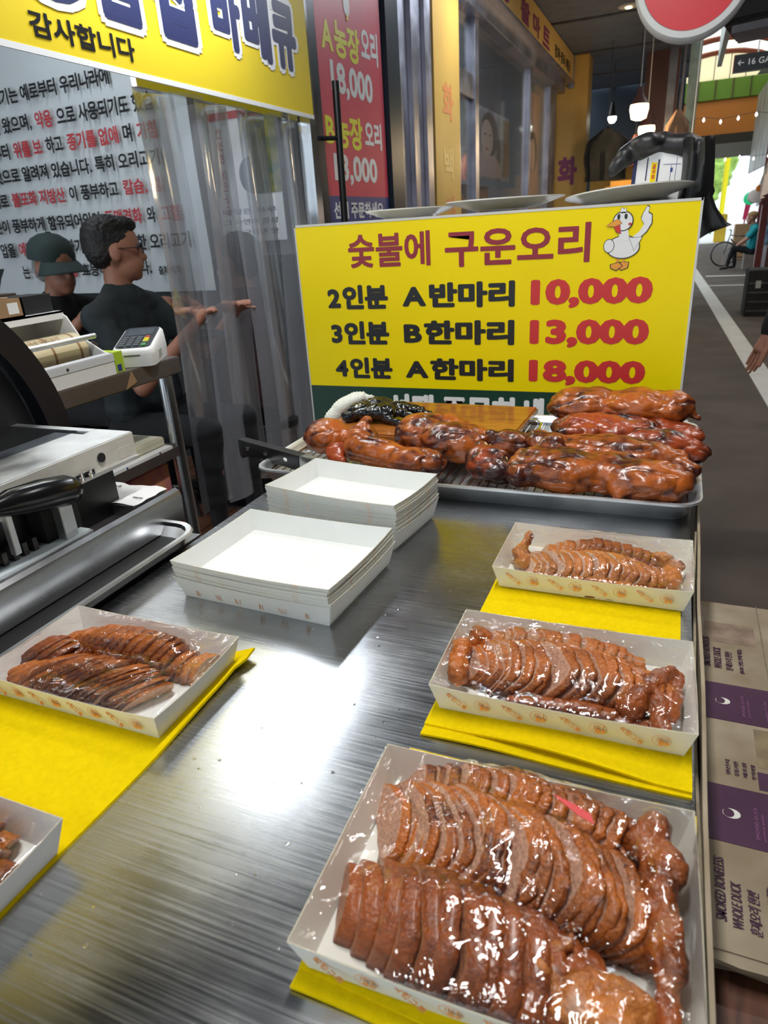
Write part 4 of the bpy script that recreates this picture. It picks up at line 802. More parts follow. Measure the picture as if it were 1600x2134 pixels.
duck('roast_duck', 'front roast duck with a round wing knob, lying along the pan rim', [
    ('s', (-.17, 1.225, z0 + .033), (.085, .060, .036), (0, .05, -.1)), ('s', (-.02, 1.215, z0 + .028), (.075, .050, .033), (0, 0, -.1)), ('s', (-.09, 1.235, z0 + .030), (.09, .05, .032)),
    ('c', (-.03, 1.19, z0 + .03), (-.055, 1.172, z0 + .018), .018, .012), ('s', (.03, 1.20, z0 + .018), (.022, .028, .018)), ('s', (-.235, 1.215, z0 + .028), (.03, .045, .026)),
    ('s', (-.185, 1.262, z0 + .068), (.020, .016, .018)), ('c', (-.2, 1.265, z0 + .06), (-.22, 1.24, z0 + .045), .018, .015), ('c', (.0, 1.20, z0 + .04), (.045, 1.185, z0 + .022), .016, .008)], seed=1)
duck('roast_duck', 'second roast duck with a long smooth ridge behind the front one', [
    ('c', (-.20, 1.318, z0 + .042), (.03, 1.30, z0 + .034), .030, .024), ('s', (-.10, 1.315, z0 + .036), (.13, .045, .036)), ('s', (-.225, 1.325, z0 + .045), (.028, .03, .026)),
    ('c', (.02, 1.30, z0 + .035), (.062, 1.275, z0 + .030), .020, .014), ('s', (.05, 1.27, z0 + .02), (.018, .02, .02))], seed=2)
duck('roast_duck', 'dark glazed roast duck in the third row of the stack', [
    ('s', (-.10, 1.42, z0 + .045), (.10, .045, .036), (0, .1, -.1)), ('s', (.0, 1.405, z0 + .035), (.085, .04, .030), (0, .12, -.1)), ('c', (-.17, 1.41, z0 + .068), (-.02, 1.42, z0 + .062), .018, .014), ('c', (.02, 1.41, z0 + .04), (.082, 1.39, z0 + .035), .020, .006),
    ('c', (-.19, 1.37, z0 + .062), (-.13, 1.375, z0 + .062), .013, .012)], 'duckdark', seed=3)
duck('roast_duck', 'dark lower roast duck at the back right corner of the pan', [
    ('s', (-.09, 1.50, z0 + .035), (.12, .05, .036)), ('s', (.03, 1.49, z0 + .030), (.05, .045, .024)), ('c', (.04, 1.49, z0 + .035), (.072, 1.48, z0 + .035), .02, .01)], 'duckdark', seed=4)
duck('roast_duck', 'topmost roast duck with a pointed tail, lying on the back stack', [
    ('s', (-.165, 1.555, z0 + .075), (.075, .055, .034), (0, -.1, 0)), ('s', (-.05, 1.545, z0 + .078), (.080, .055, .034)), ('s', (.01, 1.54, z0 + .075), (.045, .045, .032)), ('c', (.02, 1.545, z0 + .078), (.070, 1.53, z0 + .060), .020, .007),
    ('s', (-.055, 1.505, z0 + .085), (.018, .014, .016)), ('s', (-.22, 1.55, z0 + .07), (.025, .04, .022)), ('c', (-.01, 1.52, z0 + .085), (.025, 1.51, z0 + .05), .014, .010)], seed=5)
duck('roast_duck', 'plump roast duck half in the centre of the pan before the cutting board', [
    ('s', (-.49, 1.36, z0 + .042), (.058, .055, .042), (0, -.2, .4)), ('s', (-.40, 1.33, z0 + .040), (.075, .05, .036), (0, .1, .15)), ('s', (-.45, 1.38, z0 + .05), (.06, .04, .035)), ('c', (-.40, 1.34, z0 + .042), (-.335, 1.325, z0 + .046), .030, .012), ('s', (-.34, 1.32, z0 + .05), (.012, .012, .012))], seed=6)
duck('roast_duck', 'roast duck with an arched leg at the left end of the pan', [
    ('s', (-.70, 1.31, z0 + .040), (.050, .045, .034)), ('c', (-.69, 1.31, z0 + .045), (-.635, 1.30, z0 + .045), .022, .014), ('s', (-.60, 1.275, z0 + .045), (.036, .042, .036), (0, 0, .3)), ('c', (-.615, 1.28, z0 + .060), (-.590, 1.285, z0 + .088), .018, .010), ('c', (-.60, 1.26, z0 + .04), (-.49, 1.225, z0 + .026), .030, .024), ('s', (-.46, 1.23, z0 + .026), (.055, .035, .024))], seed=7)
duck('roast_duck_wing', 'blackened wing tucked under the arched leg at the left', [('s', (-.655, 1.265, z0 + .022), (.025, .022, .018)), ('c', (-.66, 1.25, z0 + .016), (-.63, 1.235, z0 + .012), .014, .010)], 'duckdark', seed=8, amp=.002)
rib = duck('roast_duck_rib', 'cut rib piece showing pale bones in the middle of the pan', [('s', (-.31, 1.245, z0 + .028), (.045, .040, .030), (0, .2, -.5)), ('s', (-.29, 1.225, z0 + .02), (.035, .03, .022)), ('c', (-.335, 1.28, z0 + .048), (-.30, 1.235, z0 + .045), .010, .008)], 'duckdark', seed=9)
for k in range(4):
    a = Vector((-.328 + k * .011, 1.283 - k * .004, z0 + .057 - k * .003)); tag(MB().tube([a, a + Vector((.020, -.03, -.004)), a + Vector((.030, -.058, -.018))], [.0022, .0028, .002], 6).build('rib_bone', pm('bone', (.62, .42, .22), .5), rib, smooth=True), 'pale bare bone')
duck('roast_duck_piece', 'small orange-brown duck piece between the rib piece and the stack', [('s', (-.29, 1.335, z0 + .038), (.050, .030, .028)), ('c', (-.33, 1.335, z0 + .052), (-.30, 1.33, z0 + .05), .016, .012)], seed=10)
# cutting board with wire handle
cb = thing('cutting_board', 'varnished wooden cutting board with a wire handle lying on the pan', 'cutting board', (-.53, 1.525, CZ + .040), (math.radians(1.0), math.radians(-.6), math.radians(-3)))
MB().bb(-.235, .235, -.145, .145, 0, .018).build('plank', M['board'], cb, bevel=.004)
MB().tube([(.225, -.06, .008), (.25, -.065, .006), (.268, -.04, .006), (.272, 0, .006), (.268, .04, .006), (.25, .065, .006), (.225, .06, .008)], .0035, 8).build('handle', M['chrome'], cb, smooth=True)
# gloves
g = blob('glove', [('s', (-.69, 1.50, .927), (.045, .04, .022)), ('s', (-.64, 1.49, .93), (.045, .035, .020), (0, 0, .3)), ('s', (-.665, 1.53, .935), (.04, .03, .02)), ('c', (-.62, 1.47, .92), (-.58, 1.455, .91), .013, .009), ('c', (-.61, 1.50, .93), (-.545, 1.49, .915), .012, .010), ('c', (-.60, 1.52, .935), (-.53, 1.525, .918), .012, .010), ('c', (-.62, 1.54, .935), (-.56, 1.555, .92), .012, .010), ('s', (-.72, 1.48, .918), (.025, .025, .014))], .0035, M['glove'], None, 2,
    lambda c, n: n * (.004 * (1 - 2 * abs(noise.noise(c * 38 + Vector((3, 1, 0))))) - .002 + .002 * noise.noise(c * 120))); tag(g, 'crumpled shiny black rubber glove on the cutting board', 'glove')
g = blob('cotton_glove', [('s', (-.77, 1.545, .925), (.040, .03, .020), (0, -.5, .5)), ('s', (-.745, 1.56, .94), (.035, .03, .016), (0, -.3, .5)), ('c', (-.735, 1.56, .94), (-.70, 1.57, .942), .011, .009), ('s', (-.79, 1.53, .905), (.03, .025, .02), (0, -.5, .5))], .0035, M['cloth'], None, 3,
    lambda c, n: n * (.0014 * math.sin((c.x + c.z * .6 + c.y * .4) * 700) + .002 * noise.noise(c * 40))); tag(g, 'ribbed white cotton glove behind the black glove', 'glove')
# knife
kn = thing('kitchen_knife', 'kitchen knife with a black riveted handle resting on the pan corner', 'knife', (-.905, 1.262, .900), (0, math.radians(1.2), math.radians(-19))); kn.scale = (1.7, 1.35, 1.3)
MB().loft([[(x, y * w_, z * 1.0) for y, z in ((-.008, -.012 - dz), (.008, -.012 - dz), (.009, 0), (.008, .012), (-.008, .012), (-.009, 0))] for x, w_, dz in ((0, .7, .008), (.008, 1, .010), (.02, 1, .004), (.045, 1, .0), (.09, 1, .002), (.118, 1, .003), (.125, 1, .004))]).build('handle', M['black'], kn, smooth=True, ang=30)
for x in (.022, .060, .100): MB().lathe([(.0035, -.0095), (.0035, -.0085), (0, -.0085)] if 0 else [(0, -.0098), (.0036, -.0096), (.0036, .0096), (0, .0098)], (x, 0, 0), 14, axis='y').build('rivet', M['chrome'], kn)
MB().loft([[(x, -.009 * s, -.013), (x, .009 * s, -.013), (x, .008 * s, .012), (x, -.008 * s, .012)] for x, s in ((.125, 1), (.140, .9), (.150, .3))]).build('bolster', M['steel'], kn, bevel=.001)
MB().loft([[(x, -.0004, -zb), (x, .0004, -zb), (x, .0012, .012), (x, -.0012, .012)] for x, zb in ((.15, .022), (.19, .024), (.22, .018), (.24, .0), (.248, -.010))]).build('blade', M['chrome'], kn)
# ================================================================ PRICE BOARD
sg = thing('price_board', 'yellow price board with a duck drawing and prices in red', 'sign', (0, 1.80, 0))
MB().bb(-1.0, .035, -.004, .004, .917, 1.362).build('yellow_panel', M['yellow'], sg); MB().bb(-1.0, .035, -.004, .004, .80, .917).build('green_panel', M['green'], sg)
MB().bb(-1.003, .038, -.005, .006, 1.360, 1.366).bb(.034, .039, -.005, .006, .80, 1.366).bb(-1.004, -1.0, -.005, .006, .80, 1.366).build('edge', M['offwhite'], sg)
T_ = []
def tt(s, x0, x1, z0, z1, mt, b=.045, nm='lettering', sl=0): return text(s, (x0, -.0045, z0), X, Z, x1 - x0, z1 - z0, M[mt], sg, b, name=nm, slant=sl)
tt('숯불에', -.842, -.605, 1.247, 1.333, 'maroon', .018); tt('구운오리', -.565, -.20, 1.240, 1.330, 'maroon', .018)
for (a, b_, c_, z0_, z1_) in (('2인분', 'A반마리', '10,000', 1.138, 1.203), ('3인분', 'B한마리', '13,000', 1.040, 1.105), ('4인분', 'A한마리', '18,000', .942, 1.003)):
    x = {'2': (-.918, -.732), '3': (-.916, -.734), '4': (-.912, -.730)}[a[0]]; tt(a, x[0], x[1], z0_, z1_, 'ink', .05); tt(b_, -.690, -.380, z0_, z1_, 'ink', .05)
    tt(c_, -.340, -.050, z0_ - .006, z1_, 'red', .055)
tt('선택 주문하세요', -.750, -.22, .815, .900, 'white', .05)
# duck drawing: flat shapes with dark outlines
def shape(poly, col, layer, out=.0022, nm='duck_drawing'):
    cx = sum(p[0] for p in poly) / len(poly); cz = sum(p[1] for p in poly) / len(poly)
    big = [(p[0] + (p[0] - cx) / max(1e-6, math.hypot(p[0] - cx, p[1] - cz)) * out, p[1] + (p[1] - cz) / max(1e-6, math.hypot(p[0] - cx, p[1] - cz)) * out) for p in poly]
    y = -.0045 - layer * .0003
    if out: MB().prism(big, (0, y, 0), X, Z, .0003).build('outline', M['ink'], sg)
    MB().prism(poly, (0, y - .00015, 0), X, Z, .0003).build(nm, col, sg)
dw = pm('drawing_white', (.80, .80, .78), .4); dor = pm('drawing_orange', (.80, .33, .04), .4)
shape([(-.135, 1.228), (-.128, 1.236), (-.110, 1.236), (-.112, 1.224), (-.125, 1.219)], dor, 1); shape([(-.149, 1.224), (-.150, 1.232), (-.132, 1.236), (-.124, 1.228), (-.137, 1.219)], dor, 2)
shape([(-.139, 1.236), (-.135, 1.252), (-.131, 1.252), (-.133, 1.236)], dor, 1, .001); shape([(-.124, 1.236), (-.123, 1.252), (-.119, 1.252), (-.120, 1.236)], dor, 1, .001)
shape([(-.110, 1.288), (-.092, 1.302), (-.082, 1.318), (-.089, 1.330), (-.086, 1.341), (-.078, 1.356), (-.073, 1.353), (-.075, 1.342), (-.067, 1.337), (-.066, 1.320), (-.075, 1.303), (-.095, 1.284)], dw, 2)
shape(ell(-.125, 1.270, .036, .024), dw, 3); shape([(-.100, 1.262), (-.084, 1.290), (-.112, 1.290)], dw, 3.5, .0015)
shape(ell(-.157, 1.274, .011, .014), dw, 4, .0015); shape([(-.137, 1.285), (-.133, 1.312), (-.117, 1.312), (-.112, 1.285)], dw, 4, 0); shape(ell(-.129, 1.327, .021, .020), dw, 5)
shape([(-.137, 1.344), (-.134, 1.357), (-.128, 1.352), (-.124, 1.356), (-.123, 1.344)], dw, 5, .001)
shape([(-.150, 1.318), (-.135, 1.320), (-.132, 1.300), (-.142, 1.304)], M['red'], 6.2, .001); shape([(-.166, 1.318), (-.150, 1.328), (-.140, 1.332), (-.131, 1.322), (-.146, 1.316)], dor, 6.8, .001)
for x in (-.139, -.123): shape(ell(x, 1.337, .0035, .006, 14), M['ink'], 7.5, 0)
shape(ell(-.113, 1.320, .004, .003, 12), M['pred'], 7.5, 0)
# cabinet behind the board, plates, flyers and bag on it
cbn = thing('steel_cabinet', 'stainless cabinet hidden behind the yellow price board, carrying plates and a bag', 'cabinet', (0, 0, 0))
MB().bb(-.80, .02, 1.86, 2.42, .12, 1.345).build('body', M['steel'], cbn, bevel=.004); MB().bb(-.78, -.40, 1.855, 1.86, .15, 1.32).build('door', M['steel'], cbn); MB().bb(-.38, .0, 1.855, 1.86, .15, 1.32).build('door', M['steel'], cbn)
for x, y in ((-.76, 1.9), (-.04, 1.9), (-.76, 2.38), (-.04, 2.38)): MB().bb(x - .02, x + .02, y - .02, y + .02, 0, .12).build('foot', M['black'], cbn)
MB().bb(-.98, -.80, 1.86, 2.2, .84, 1.35).build('side_box', M['greycard'], cbn)
for k, (x, y, z, r, ti, lab) in enumerate(((-.74, 2.02, 1.366, .13, 0, 'flat white plate at the left behind the board'), (-.45, 1.975, 1.372, .158, 0, 'large white plate in the middle behind the board'), (-.135, 1.985, 1.368, .155, 3.5, 'tilted white plate at the right in front of the flyers'))):
    t = MB().lathe([(0, 0), (r * .55, 0), (r * .6, .004), (r * .95, .020), (r, .023), (r, .026), (r * .93, .0245), (r * .58, .008), (0, .005)], n=48).build('plate', M['porcelain'], smooth=True); t.location = (x, y, z); t.rotation_euler = (math.radians(-ti), math.radians(-ti), 0); tag(t, lab, 'plate', 'white plates on the cabinet')
for k, (x, z, lab) in enumerate(((-.45, 1.346, 'clear plastic bowl under the middle plate'), (-.135, 1.346, 'clear plastic bowl under the right plate'))):
    tag(MB().lathe([(0, 0), (.10, 0), (.12, .018), (.12, .021), (0, .021)], (x, 1.98, z), 30).build('clear_bowl', M['wrap'], smooth=True), lab, 'bowl', 'clear bowls under the plates')
fy = thing('flyer_stack', 'white flyer holder with a yellow 1555 phone number strip', 'flyer', (-.142, 2.12, 1.346), (math.radians(-3), math.radians(2.5), 0))
MB().bb(0, .135, 0, .04, 0, .150).build('pages', M['white'], fy); MB().bb(0, .010, -.001, 0, 0, .150).build('navy_edge', M['navy'], fy); MB().bb(.046, .060, -.001, 0, .03, .118).build('yellow_strip', M['yellow'], fy)
text('재주문 1555-01', (.049, -.0012, .115), (0, 0, -1), X, .085, .0085, M['red'], fy, .02); MB().bb(.062, .066, -.001, 0, .02, .125).bb(.034, .037, -.001, 0, .075, .13).build('navy_bars', M['navy'], fy)
m = MB(); m.bb(.075, .118, -.001, 0, .112, .113).bb(.095, .096, -.001, 0, .03, .11).bb(.075, .12, -.001, 0, .06, .061).bb(.107, .108, -.001, 0, .05, .13).bb(.094, .100, -.0012, 0, .094, .104).build('map_lines', M['bluep'], fy)
bgm = thing('plastic_bag', 'black plastic bag draped over the flyers and hanging down the right side of the board', 'bag', (0, 0, 0))
def bagd(c, n): return n * (.007 * (1 - 2 * abs(noise.noise(c * 16))) + .003 * noise.noise(c * 50))
blob('bag_roll', [('c', (-.185, 2.10, 1.452), (-.15, 2.12, 1.49), .018, .022), ('c', (-.15, 2.12, 1.492), (-.06, 2.14, 1.510), .022, .024), ('c', (-.06, 2.14, 1.510), (.01, 2.14, 1.485), .026, .030), ('s', (-.11, 2.12, 1.508), (.04, .03, .022))], .006, M['bag'], bgm, 3, bagd)
L_ = []
for i in range(23):
    t = i / 22; z = 1.505 - .275 * t; xl = -.02 + .005 * math.sin(t * 6); xr = .055 + (.010 * math.sin(t * 3) if t < .5 else 0) + (.085 * max(0, (t - .42)) ** 1 * 1.5 if t > .42 else 0); xr = min(xr, .122) if t < .86 else .122 - (t - .86) * .5; zr_ = z + (.0 if t < .6 else .045 * (t - .6) / .4); l = []
    for j in range(26):
        a = 2 * PI * j / 26; q = .5 - .5 * math.cos(a); x = xl + (xr - xl) * q; dd = (.045 + .012 * math.sin(t * 5)) * math.sin(a); l.append((x, 2.10 + dd + .008 * math.sin(q * 16 + t * 3), z + (zr_ - z) * q + .004 * math.sin(q * 9)))
    L_.append(l)
MB().loft(L_).build('bag_drape', M['bag'], bgm, smooth=True, ang=80)
MB().bb(-.01, .030, 2.05, 2.15, 1.0, 1.24).build('bag_hook_board', M['wine'], bgm)
# ================================================================ TRAY SEALING MACHINE (left)
pn = thing('drip_pan', 'dark sheet pan with a silver rolled rim under the sealing machine', 'pan', (-1.0, .40, CZ))
MB().loft([rrect(0, 0, .001, .23, .46, .03), rrect(0, 0, .020, .246, .476, .04), rrect(0, 0, .024, .258, .488, .05), rrect(0, 0, .028, .256, .486, .05), rrect(0, 0, .027, .248, .478, .045)], cap1=False).build('pan_body', M['alu'], pn, smooth=True, ang=60)
MB().loft([rrect(0, 0, .027, .248, .478, .045), rrect(0, 0, .005, .243, .473, .04)], cap0=False).build('black_inside', M['black'], pn)  # pan inside coloured black to stand for the dark gap beside the machine
ms = thing('side_stand', 'steel stand beside the counter carrying the sealing machine', 'stand', (0, 0, 0))
MB().bb(-1.30, -.765, -.2, .90, .80, .849).build('top', M['steel'], ms)
for x, y in ((-1.28, -.18), (-.80, -.18), (-1.28, .86), (-.80, .86)): MB().bb(x, x + .03, y, y + .03, 0, .80).build('leg', M['steel'], ms)
se = thing('sealing_machine', 'steel film wrapping machine with a cream side panel and black handle', 'machine', (0, 0, 0))
m = MB(); m.loft([[(-.825, y, .857), (-.822, y, .905), (-.826, y, .917), (-.834, y, .922), (-.842, y, .918), (-.846, y, .905), (-.846, y, .857)] for y in (-.1, .935)]); m.build('side_panel', M['steel'], se, smooth=True, ang=30)
MB().bb(-1.24, -.846, -.1, .935, .857, .900).build('base', M['darksteel'], se)
MB().bb(-1.20, -.90, .1, .86, .900, .985).build('heater_block', M['black'], se)
m = MB(); 
for k in range(9): m.bb(-.885, -.868, .50 + k * .018, .508 + k * .018, .902, .945)
m.build('cooling_fins', M['darksteel'], se)
# lid: outer frame with a glazed window
m = MB().bb(-.962, -.88, .0, .905, .994, 1.038).bb(-1.235, -.962, .885, .905, .994, 1.038).bb(-1.235, -1.21, .0, .885, .994, 1.038)
m.build('lid_frame', M['alu'], se, bevel=.0015)
MB().bb(-1.21, -.962, .0, .885, 1.004, 1.036).bb(-.88, -.8795, .0, .904, .9945, 1.036) if False else None
MB().bb(-.8798, -.8785, .0, .903, .9945, 1.0365).build('cream_side', M['cream'], se); MB().bb(-1.03, -.962, .0, .87, 1.022, 1.0375).build('inner_flange', M['alu'], se)
MB().bb(-1.21, -.99, .0, .885, 1.0372, 1.0385).build('lid_window', M['darkglass'], se); MB().bb(-.8788, -.8780, .862, .890, .999, 1.018).build('small_cover', M['cream'], se)
MB().lathe([(0, -.0003), (.008, -.0003), (.008, .0004), (0, .0004)], (-.8762, .820, 1.016), 20, axis='x').build('round_hole', M['black'], se); MB().lathe([(.008, .0), (.0092, .0), (.0092, .0010), (.008, .0010)], (-.8780, .820, 1.016), 20, axis='x').build('hole_ring', M['steel'], se)
MB().bb(-.8790, -.8776, .55, .800, .9945, 1.003).build('dark_slot', M['black'], se); MB().bb(-.885, -.874, .1, .903, .9885, .9945).build('lower_rail', M['alu'], se)
for y in (.615, .640, .662, .765, .785): MB().lathe([(.0, -.006), (.005, -.006), (.005, .0), (.0035, .001), (.0035, .007), (0, .007)], (-.872, y, 1.0), 10).build('bolt', M['chrome'], se, smooth=True, ang=40)
MB().tube([(-.845, .50, 1.018), (-.845, .58, 1.022), (-.845, .61, 1.020), (-.845, .66, 1.012), (-.845, .705, 1.003), (-.845, .722, .999), (-.845, .732, .996)], [.009, .012, .020, .024, .0245, .019, .006], 20).build('handle', M['blackgloss'], se, smooth=True)
MB().bb(-.862, -.850, .60, .61, .94, 1.02).build('latch', M['alu'], se, bevel=.001); MB().bb(-.868, -.850, .690, .715, .90, .985).build('latch', M['alu'], se, bevel=.001); MB().bb(-.90, -.868, .67, .74, .90, .985).build('latch_block', M['blackmat'], se)
o = MB().bb(-.995, -.847, .835, .925, .9195, .9205); o2 = thing('paper_label', 'curled white paper label lying on the sealing machine ledge', 'label', (0, 0, 0))
m = MB(); gx, gy = 10, 8; vs = [(-.995 + .150 * i / gx, .838 + .090 * j / gy + .004 * math.sin(i), .9215 + .002 * math.sin(i * 1.1 + j) ** 2 + (.004 if i == 0 else 0)) for i in range(gx + 1) for j in range(gy + 1)]
m.add(vs, [(i * (gy + 1) + j, (i + 1) * (gy + 1) + j, (i + 1) * (gy + 1) + j + 1, i * (gy + 1) + j + 1) for i in range(gx) for j in range(gy)]); m.build('sheet', M['white'], o2, smooth=True)
MB().bb(-.995, -.85, .838, .925, .900, .9205).build('backing_plate', M['steel'], se)
text('안내', (-.97, .905, .9245), X, Y, .03, .008, M['ink'], o2, .0); text('가격표 문의', (-.875, .865, .9245), X, Y, .022, .005, M['ink'], o2, .0)
tag(MB().bb(-.90, -.847, .54, .735, .9205, .9245).build('film_strip', pm('white_film', (.70, .78, .82), .3)), 'strip of whitish film lying along the machine edge', 'film'); MB().bb(-.90, -.847, .50, .74, .900, .9205).build('film_ledge', M['alu'], se)
# curved black guard behind the machine
gd = thing('curved_guard', 'curved black plastic band rising at the left edge behind the machine', 'guard', (-1.16, .625, .985))
L_ = []
for k in range(25):
    a = math.radians(-8 + 100 * k / 24); ro_, ri_ = .372, .322; c, s = math.cos(a), math.sin(a); L_.append([(-.03, ri_ * c, ri_ * s), (.03, ri_ * c, ri_ * s), (.033, ro_ * c, ro_ * s), (-.03, ro_ * c, ro_ * s)])
MB().loft(L_).build('band', pm('navy_black_plastic', (.005, .007, .012), .42, coat=.1, bump=.3, bs=25), gd, smooth=True, ang=40)
L_ = [[(-.02, .0, -.05), (.0, .0, -.05)] + [(0.0, .318 * math.cos(math.radians(a)), .318 * math.sin(math.radians(a))) for a in range(-8, 93, 6)]]
MB().prism([(0, -.05)] + [(.318 * math.cos(math.radians(a)), .318 * math.sin(math.radians(a))) for a in range(-8, 93, 6)] + [(-.02, .318)], (-.01, 0, 0), Y, Z, .006).build('web', M['blackmat'], gd)
MB().bb(-.05, .04, -.1, .36, -.985, -.05).build('post', M['blackmat'], gd)
# ================================================================ SIDE TABLE
TH = 1.03
tb = thing('steel_side_table', 'stainless side table carrying the wrap dispenser and card terminal', 'table', (0, 0, 0))
MB().bb(-1.95, -1.35, .3, 1.64, TH - .048, TH).build('tabletop', M['brownsteel'], tb, bevel=.003)
for x, y in ((-1.385, 1.60), (-1.93, 1.60), (-1.385, .34), (-1.93, .34)): MB().tube([(x, y, .139 if x < -1.25 else 0), (x, y, TH - .048)], .021, 14).build('leg', M['steel'], tb, smooth=True)
MB().bb(-1.93, -1.37, .34, 1.60, .735, .765).build('shelf', M['brownsteel'], tb); MB().bb(-1.93, -1.37, .34, 1.60, .30, .32).build('lower_shelf', M['darksteel'], tb)
MB().prism([(0, 0), (.03, .045), (.045, .012)], (-1.349, 1.40, TH - .046), Y, Z, .001).build('tape_scrap', M['kraft'], tb)
wd = thing('wrap_dispenser', 'white metal dispenser holding a cream film roll behind a steel bar', 'dispenser', (0, 0, TH))
m = MB(); x0, x1 = -1.62, -1.36
prof = [(x1, .0), (x1, .052), (x1 - .02, .056), (x1 - .03, .06), (x1 - .10, .10), (x1 - .13, .150), (x1 - .16, .165), (x0, .165), (x0, 0)]
for y in (.80, 1.385): MB().prism([(a, b) for a, b in prof], (0, y, 0), X, Z, -.004).build('end_cheek', M['white'], wd)
m = None; MB().bb(x1 - .004, x1, .80, 1.385, .0, .052).build('front_plate', M['white'], wd); MB().bb(x1 - .028, x1 + .001, .80, 1.389, .050, .054).build('cutting_strip', pm('grey_white', (.66, .68, .72), .35), wd)
MB().bb(x0, x1 - .14, .80, 1.389, .160, .165).bb(x1 - .145, x1 - .14, .80, 1.389, .145, .165).build('top_plate', M['white'], wd); MB().bb(x0, x0 + .004, .80, 1.389, 0, .165).build('back_plate', M['white'], wd)
MB().tube([(x1 - .045, .80, .100), (x1 - .045, 1.385, .100)], .007, 12).build('steel_bar', M['alu'], wd, smooth=True)
ra = MB().lathe([(0, .80), (.050, .80), (.050, 1.38), (0, 1.38)], (x1 - .118, 0, .060), 40, axis='y'); ra.build('film_roll', pm('cream_roll', (.62, .52, .32), .35, coat=.4), wd, smooth=True, ang=40)
for k in range(7): MB().lathe([(.0505, .84 + k * .085), (.0505, .847 + k * .085)], (x1 - .118, 0, .060), 40, axis='y').build('roll_stripe', bpy.data.materials.get('roll_stripe') or pm('roll_stripe', (.28, .15, .06), .5), wd)
for k in range(3): text('중국산 돼지고기', (x1 - .088, .86 + k * .17, .1015), Y, (-.8, 0, .6), .11, .012, M['pred'] if k % 2 else M['kraft'], wd, .0)
MB().bb(x1, x1 + .0015, .80, 1.389, .034, .051).build('front_strip', bpy.data.materials['grey_white'], wd)
for y in (.92, 1.07, 1.23): MB().lathe([(0, 0), (.004, 0), (.004, .001), (0, .001)], (x1 + .0016, y, .042), 10, axis='x').build('screw', M['darksteel'], wd)
# cardboard boxes on the dispenser
cz = TH + .1652
b1 = thing('kraft_box', 'open brown cardboard box with a white label on the dispenser', 'box', (-1.60, 1.10, cz))
MB().bb(0, .10, 0, .005, 0, .045).bb(0, .10, .165, .17, 0, .045).bb(0, .005, 0, .17, 0, .045).bb(.095, .10, 0, .17, 0, .045).bb(0, .1, 0, .17, 0, .004).build('body', M['kraft'], b1); MB().bb(.1, .101, .125, .155, .010, .036).build('label', M['white'], b1)
tp = thing('toothpick_pile', 'heap of pale toothpicks in the brown box with one standing up', 'toothpicks', (-1.55, 1.18, cz + .004)); m = MB(); r = random.Random(5)
for k in range(90): a = r.uniform(0, PI); p = Vector((r.uniform(-.035, .035), r.uniform(-.06, .06), r.uniform(.0, .048))); d = Vector((math.cos(a), math.sin(a), r.uniform(-.1, .1))) * .022; m.tube([p - d, p + d], .001, 4)
q = m.build('picks', pm('pick_wood', (.62, .46, .28), .7), tp); q['kind'] = 'stuff'; MB().tube([(0, 0, .03), (.006, .01, .085)], .001, 5).build('standing_pick', M['kraft'], tp)
tag(MB().bb(-1.72, -1.62, 1.0, 1.36, TH + .001, cz + .05).build('dark_box', pm('dark_carton', (.07, .045, .03), .8, var=.3)), 'dark brown carton standing behind the dispenser', 'box')
tag(MB().bb(-1.60, -1.52, 1.29, 1.378, cz + .0005, cz + .045).build('black_box', M['blackmat'], None), 'small black box beside the brown box on the dispenser', 'box')
tag(MB().bb(-1.70, -1.60, 1.42, 1.47, TH + .001, TH + .15).build('white_carton', pm('grey_white_carton', (.50, .49, .46), .7, var=.1)), 'small off-white carton behind the card terminal', 'box')
bl = thing('lime_box', 'lime green and blue box wedged beside the dispenser end', 'box', (-1.40, 1.392, TH)); MB().bb(-.06, .04, 0, .03, .001, .055).build('body', M['lime'], bl); MB().bb(.04, .0405, .004, .02, .004, .022).build('blue_print', M['bluep'], bl)
tag(MB().bb(-1.60, -1.48, 1.40, 1.47, TH + .001, TH + .072).build('brown_case', pm('brown_leather', (.06, .03, .025), .4), bevel=.006), 'dark brown case between dispenser and card terminal', 'case')
ho = MB(); ho.tube([(-1.50, .86, cz + .012), (-1.46, .95, cz + .03), (-1.47, 1.02, cz + .022), (-1.48, 1.06, cz + .010)], [.004, .006, .006, .004], 8); tag(ho.build('black_tool', M['black'], smooth=True), 'black curved tool handle lying on the dispenser', 'tool')
# card terminal
te = thing('card_terminal', 'white card payment terminal with black keypad', 'card terminal', (-1.415, 1.555, TH + .001), (0, 0, math.radians(28))); te.scale = (1.12, 1.12, 1.12)
MB().loft([[(x, y, z * (1.0 + .0)) for x, y, z in rrect(0, 0, 0, .05, .088, .02)], rrect(0, 0, .028, .052, .092, .022), [(x, y, .045 + .18 * (y + .05)) for x, y, _ in rrect(0, -.002, 0, .050, .09, .022)], [(x, y, .050 + .18 * (y + .05)) for x, y, _ in rrect(0, -.002, 0, .046, .086, .02)]]).build('body', M['white'], te, smooth=True, ang=50)
R_ = Matrix.Rotation(math.atan(.18), 4, 'X')
def on_t(m, mat, nm): o = m.build(nm, mat, te); o.matrix_local = Matrix.Translation((0, 0, .0598)) @ R_; return o
on_t(MB().loft([rrect(0, 0, 0, .043, .080, .015), rrect(0, 0, .0012, .043, .080, .015)]), M['screen'], 'black_face'); on_t(MB().bb(-.034, .034, .012, .065, .0012, .002), pm('lcd', (.05, .06, .07), .1), 'display')
